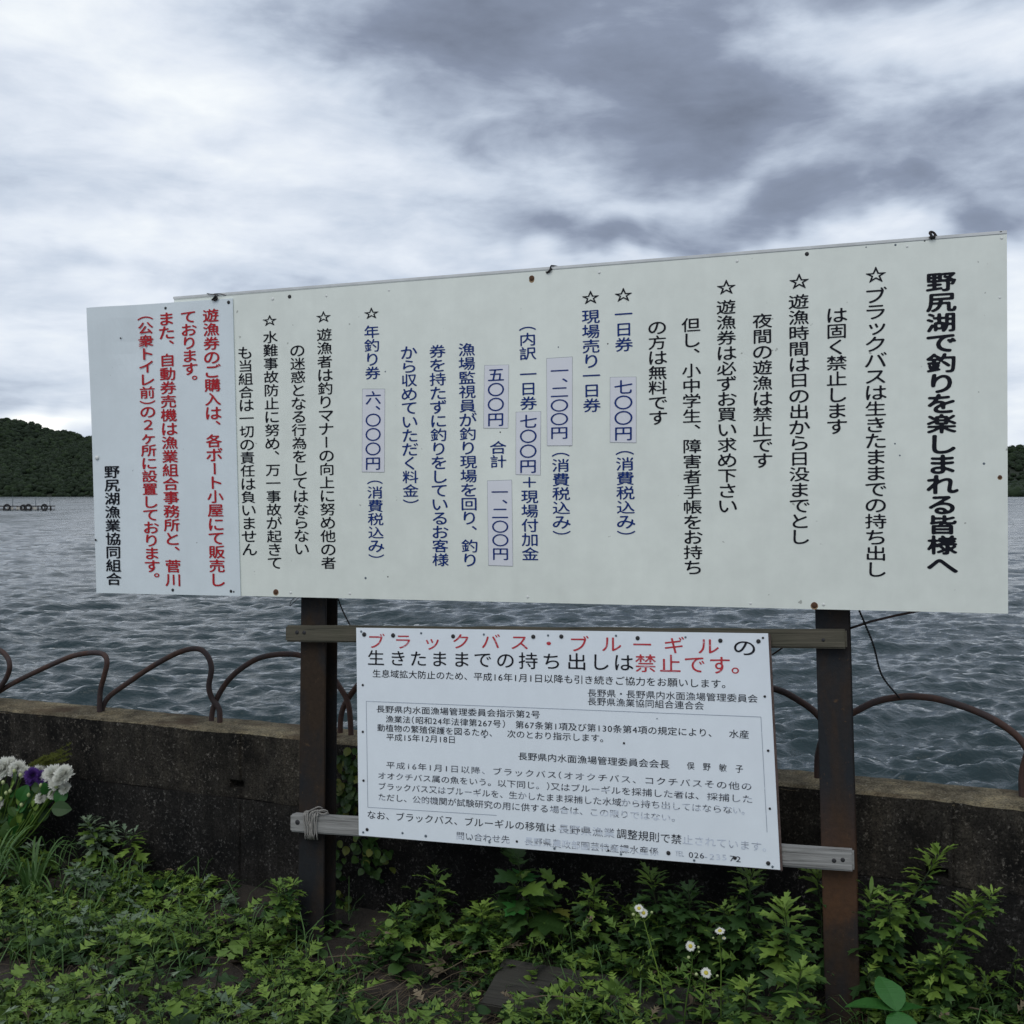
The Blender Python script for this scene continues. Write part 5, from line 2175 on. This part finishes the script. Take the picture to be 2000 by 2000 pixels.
tuft('tall grass tuft with arching blades in the lower left under the bouquet', 55, 4.72, 30, .27, .9, 1)
tuft('grass tuft cut by the left picture edge', -25, 4.75, 30, .28, .8, 2)
tuft('thin grass tuft right of the tall one near the silvery mugwort', 105, 4.6, 16, .20, .9, 3)

# old board half buried among the weeds
pb = thing_mesh('old_board', M_plank, .82, .27, .035, .004)
p = floor_pt(975, 3.98)
pb.matrix_basis = Matrix.Translation(p + Vector((-.06, -.36, .0))) @ Matrix.Rotation(R(-17), 4, 'Z') @ Matrix.Rotation(R(9), 4, 'X') @ Matrix.Rotation(R(2), 4, 'Y')
tag(pb, 'old grey-brown board lying half hidden among weeds below the lower notice', 'board')

# ------------------------------------------------------------------ bouquet leaning on the wall
BP = WALL.shifted(.10)
bq = thing('flower_bouquet', 'bouquet of white chrysanthemums and purple flowers leaning on the wall at far left', 'bouquet', BP.hit(-10, 1690))


def mum(px, py, off, rpx, m, seed, flat=.75, n=230, label=None):
    rg = random.Random(seed)
    c = BP.hit(px, py, off)
    r = (BP.hit(px + rpx, py, off) - c).length * .92
    f_dir = (WALL.n * .8 + Vector((rg.uniform(-.3, .3), 0, .75))).normalized()
    q = f_dir.to_track_quat('Z', 'Y').to_matrix()
    v, f = [], []
    for i in range(n):
        t = i / n
        a = i * 2.39996
        el = R(88) - R(100) * t ** .75
        u = Vector((math.cos(a) * math.cos(el), math.sin(a) * math.cos(el), math.sin(el) * flat))
        s = Vector((-math.sin(a), math.cos(a), 0))
        L_ = r * rg.uniform(.72, 1.08)
        w = r * .10
        up = Vector((0, 0, .12 * r))
        k = len(v)
        for pnt in (u * r * .25 - s * w * .5, u * r * .25 + s * w * .5, u * L_ * .75 + s * w, u * L_ + up * .6, u * L_ * .75 - s * w):
            v.append(q @ pnt)
        f.append((k, k + 1, k + 2, k + 3, k + 4))
    o = mesh_obj('flower_head', v, f, m, bq)
    o.location = c - bq.location
    if label:
        o['label'] = label
    return c


heads = [(8, 1502, .04, 22, M_petal), (34, 1502, .03, 17, M_petal), (104, 1512, .05, 18, M_petal), (126, 1513, .06, 19, M_petal), (110, 1530, .07, 14, M_petal), (128, 1540, .06, 12, M_petal),
         (64, 1514, .06, 15, M_purple), (84, 1518, .05, 14, M_purple), (78, 1506, .02, 13, M_petal), (-20, 1506, .03, 22, M_petal), (-4, 1572, .09, 12, M_petal), (30, 1514, .055, 6, M_purple),
         (80, 1560, .08, 11, M_petal), (-45, 1530, .05, 20, M_petal), (104, 1552, .07, 10, M_petal), (20, 1494, .02, 15, M_petal), (48, 1508, .03, 12, M_petal), (117, 1522, .08, 14, M_petal), (92, 1516, .05, 12, M_petal), (95, 1524, .06, 12, M_purple), (60, 1526, .07, 9, M_purple)]
stm = MB()
tail = BP.hit(-35, 1700, .04)
for i, (x, y, o_, r, m) in enumerate(heads):
    c = mum(x, y, o_, r, m, 50 + i)
    mid = c.lerp(tail, .45) + Vector((.02 if x > 50 else 0, 0, -.05)) + WALL.n * .03
    stm.tube(spline([c - bq.location, mid - bq.location, tail + Vector((i % 4 * .01, 0, 0)) - bq.location], 6), .0028, 6)
rg = random.Random(3)
for (x, y) in ((6, 1528), (20, 1545), (12, 1549), (40, 1514), (80, 1534), (86, 1543), (56, 1553), (110, 1536), (2, 1560), (42, 1572), (28, 1506)):
    c = BP.hit(x, y, .09)
    bv, bf = ico(1)
    o = mesh_obj('bud', [Vector((p[0], p[1], p[2] * 1.3)) * .009 for p in bv], [tuple(int(k) for k in q) for q in bf], M_bud, bq, True)
    o.location = c - bq.location
    stm.tube(spline([c - bq.location, c.lerp(tail, .4) - bq.location + Vector((.01, 0, -.01)), c.lerp(tail, .8) - bq.location], 5), .002, 5)
stm.build('stems', M_leaf, bq, True)
for k in range(190):
    t = rg.random() ** .8
    hx_, hy = rg.choice([(h[0], h[1]) for h in heads])
    c = BP.hit(hx_ + rg.uniform(-14, 6), hy + 20, rg.uniform(.02, .11)).lerp(tail, t * .8)
    o = link('leaf', leaf_data('broad' if rg.random() < .6 else 'narrow', M_leaf_big if rg.random() < .45 else (M_leaf_dark if rg.random() < .6 else M_leaf)), bq)
    o.matrix_basis = Matrix.Translation(c - bq.location) @ Matrix.Rotation(R(-35 + rg.gauss(0, 30)), 4, 'Y').inverted() @ Matrix.Rotation(R(90 + rg.uniform(-30, 25)), 4, 'X') @ Matrix.Rotation(rg.uniform(-1, 1), 4, 'Y') @ Matrix.Diagonal([rg.uniform(.05, .095)] * 3 + [1])
# yellow-green sprig at the back
sg = MB()
b0 = BP.hit(50, 1512, .0) - bq.location
for k in range(44):
    _x = rg.uniform(0, 1)
    e = BP.hit(62 + _x * 76, 1484 - _x * 26 + rg.uniform(0, 26), rg.uniform(-.02, .03)) - bq.location
    if k == 0:
        e = BP.hit(138, 1452, 0) - bq.location
    P = spline([b0, b0.lerp(e, .5) + Vector((rg.uniform(-.01, .01), 0, .008)), e], 5)
    sg.tube(P, .0012, 4, False)
    for p_ in P[4:]:
        for _ in range(7):
            d = Vector((rg.uniform(-1, 1), rg.uniform(-.6, .6), rg.uniform(-.6, 1))).normalized() * rg.uniform(.006, .014)
            sg.tube([p_, p_ + d], [.0014, .0004], 3, False)
sg.build('sprig', M_sprig, bq)

# small things: dandelion-like yellow spots and dead leaf bits on the wall foot
print('bad fills', BADFILL)
C.objects.unlink(_fo)
bpy.data.objects.remove(_fo)
bpy.data.curves.remove(_fc)
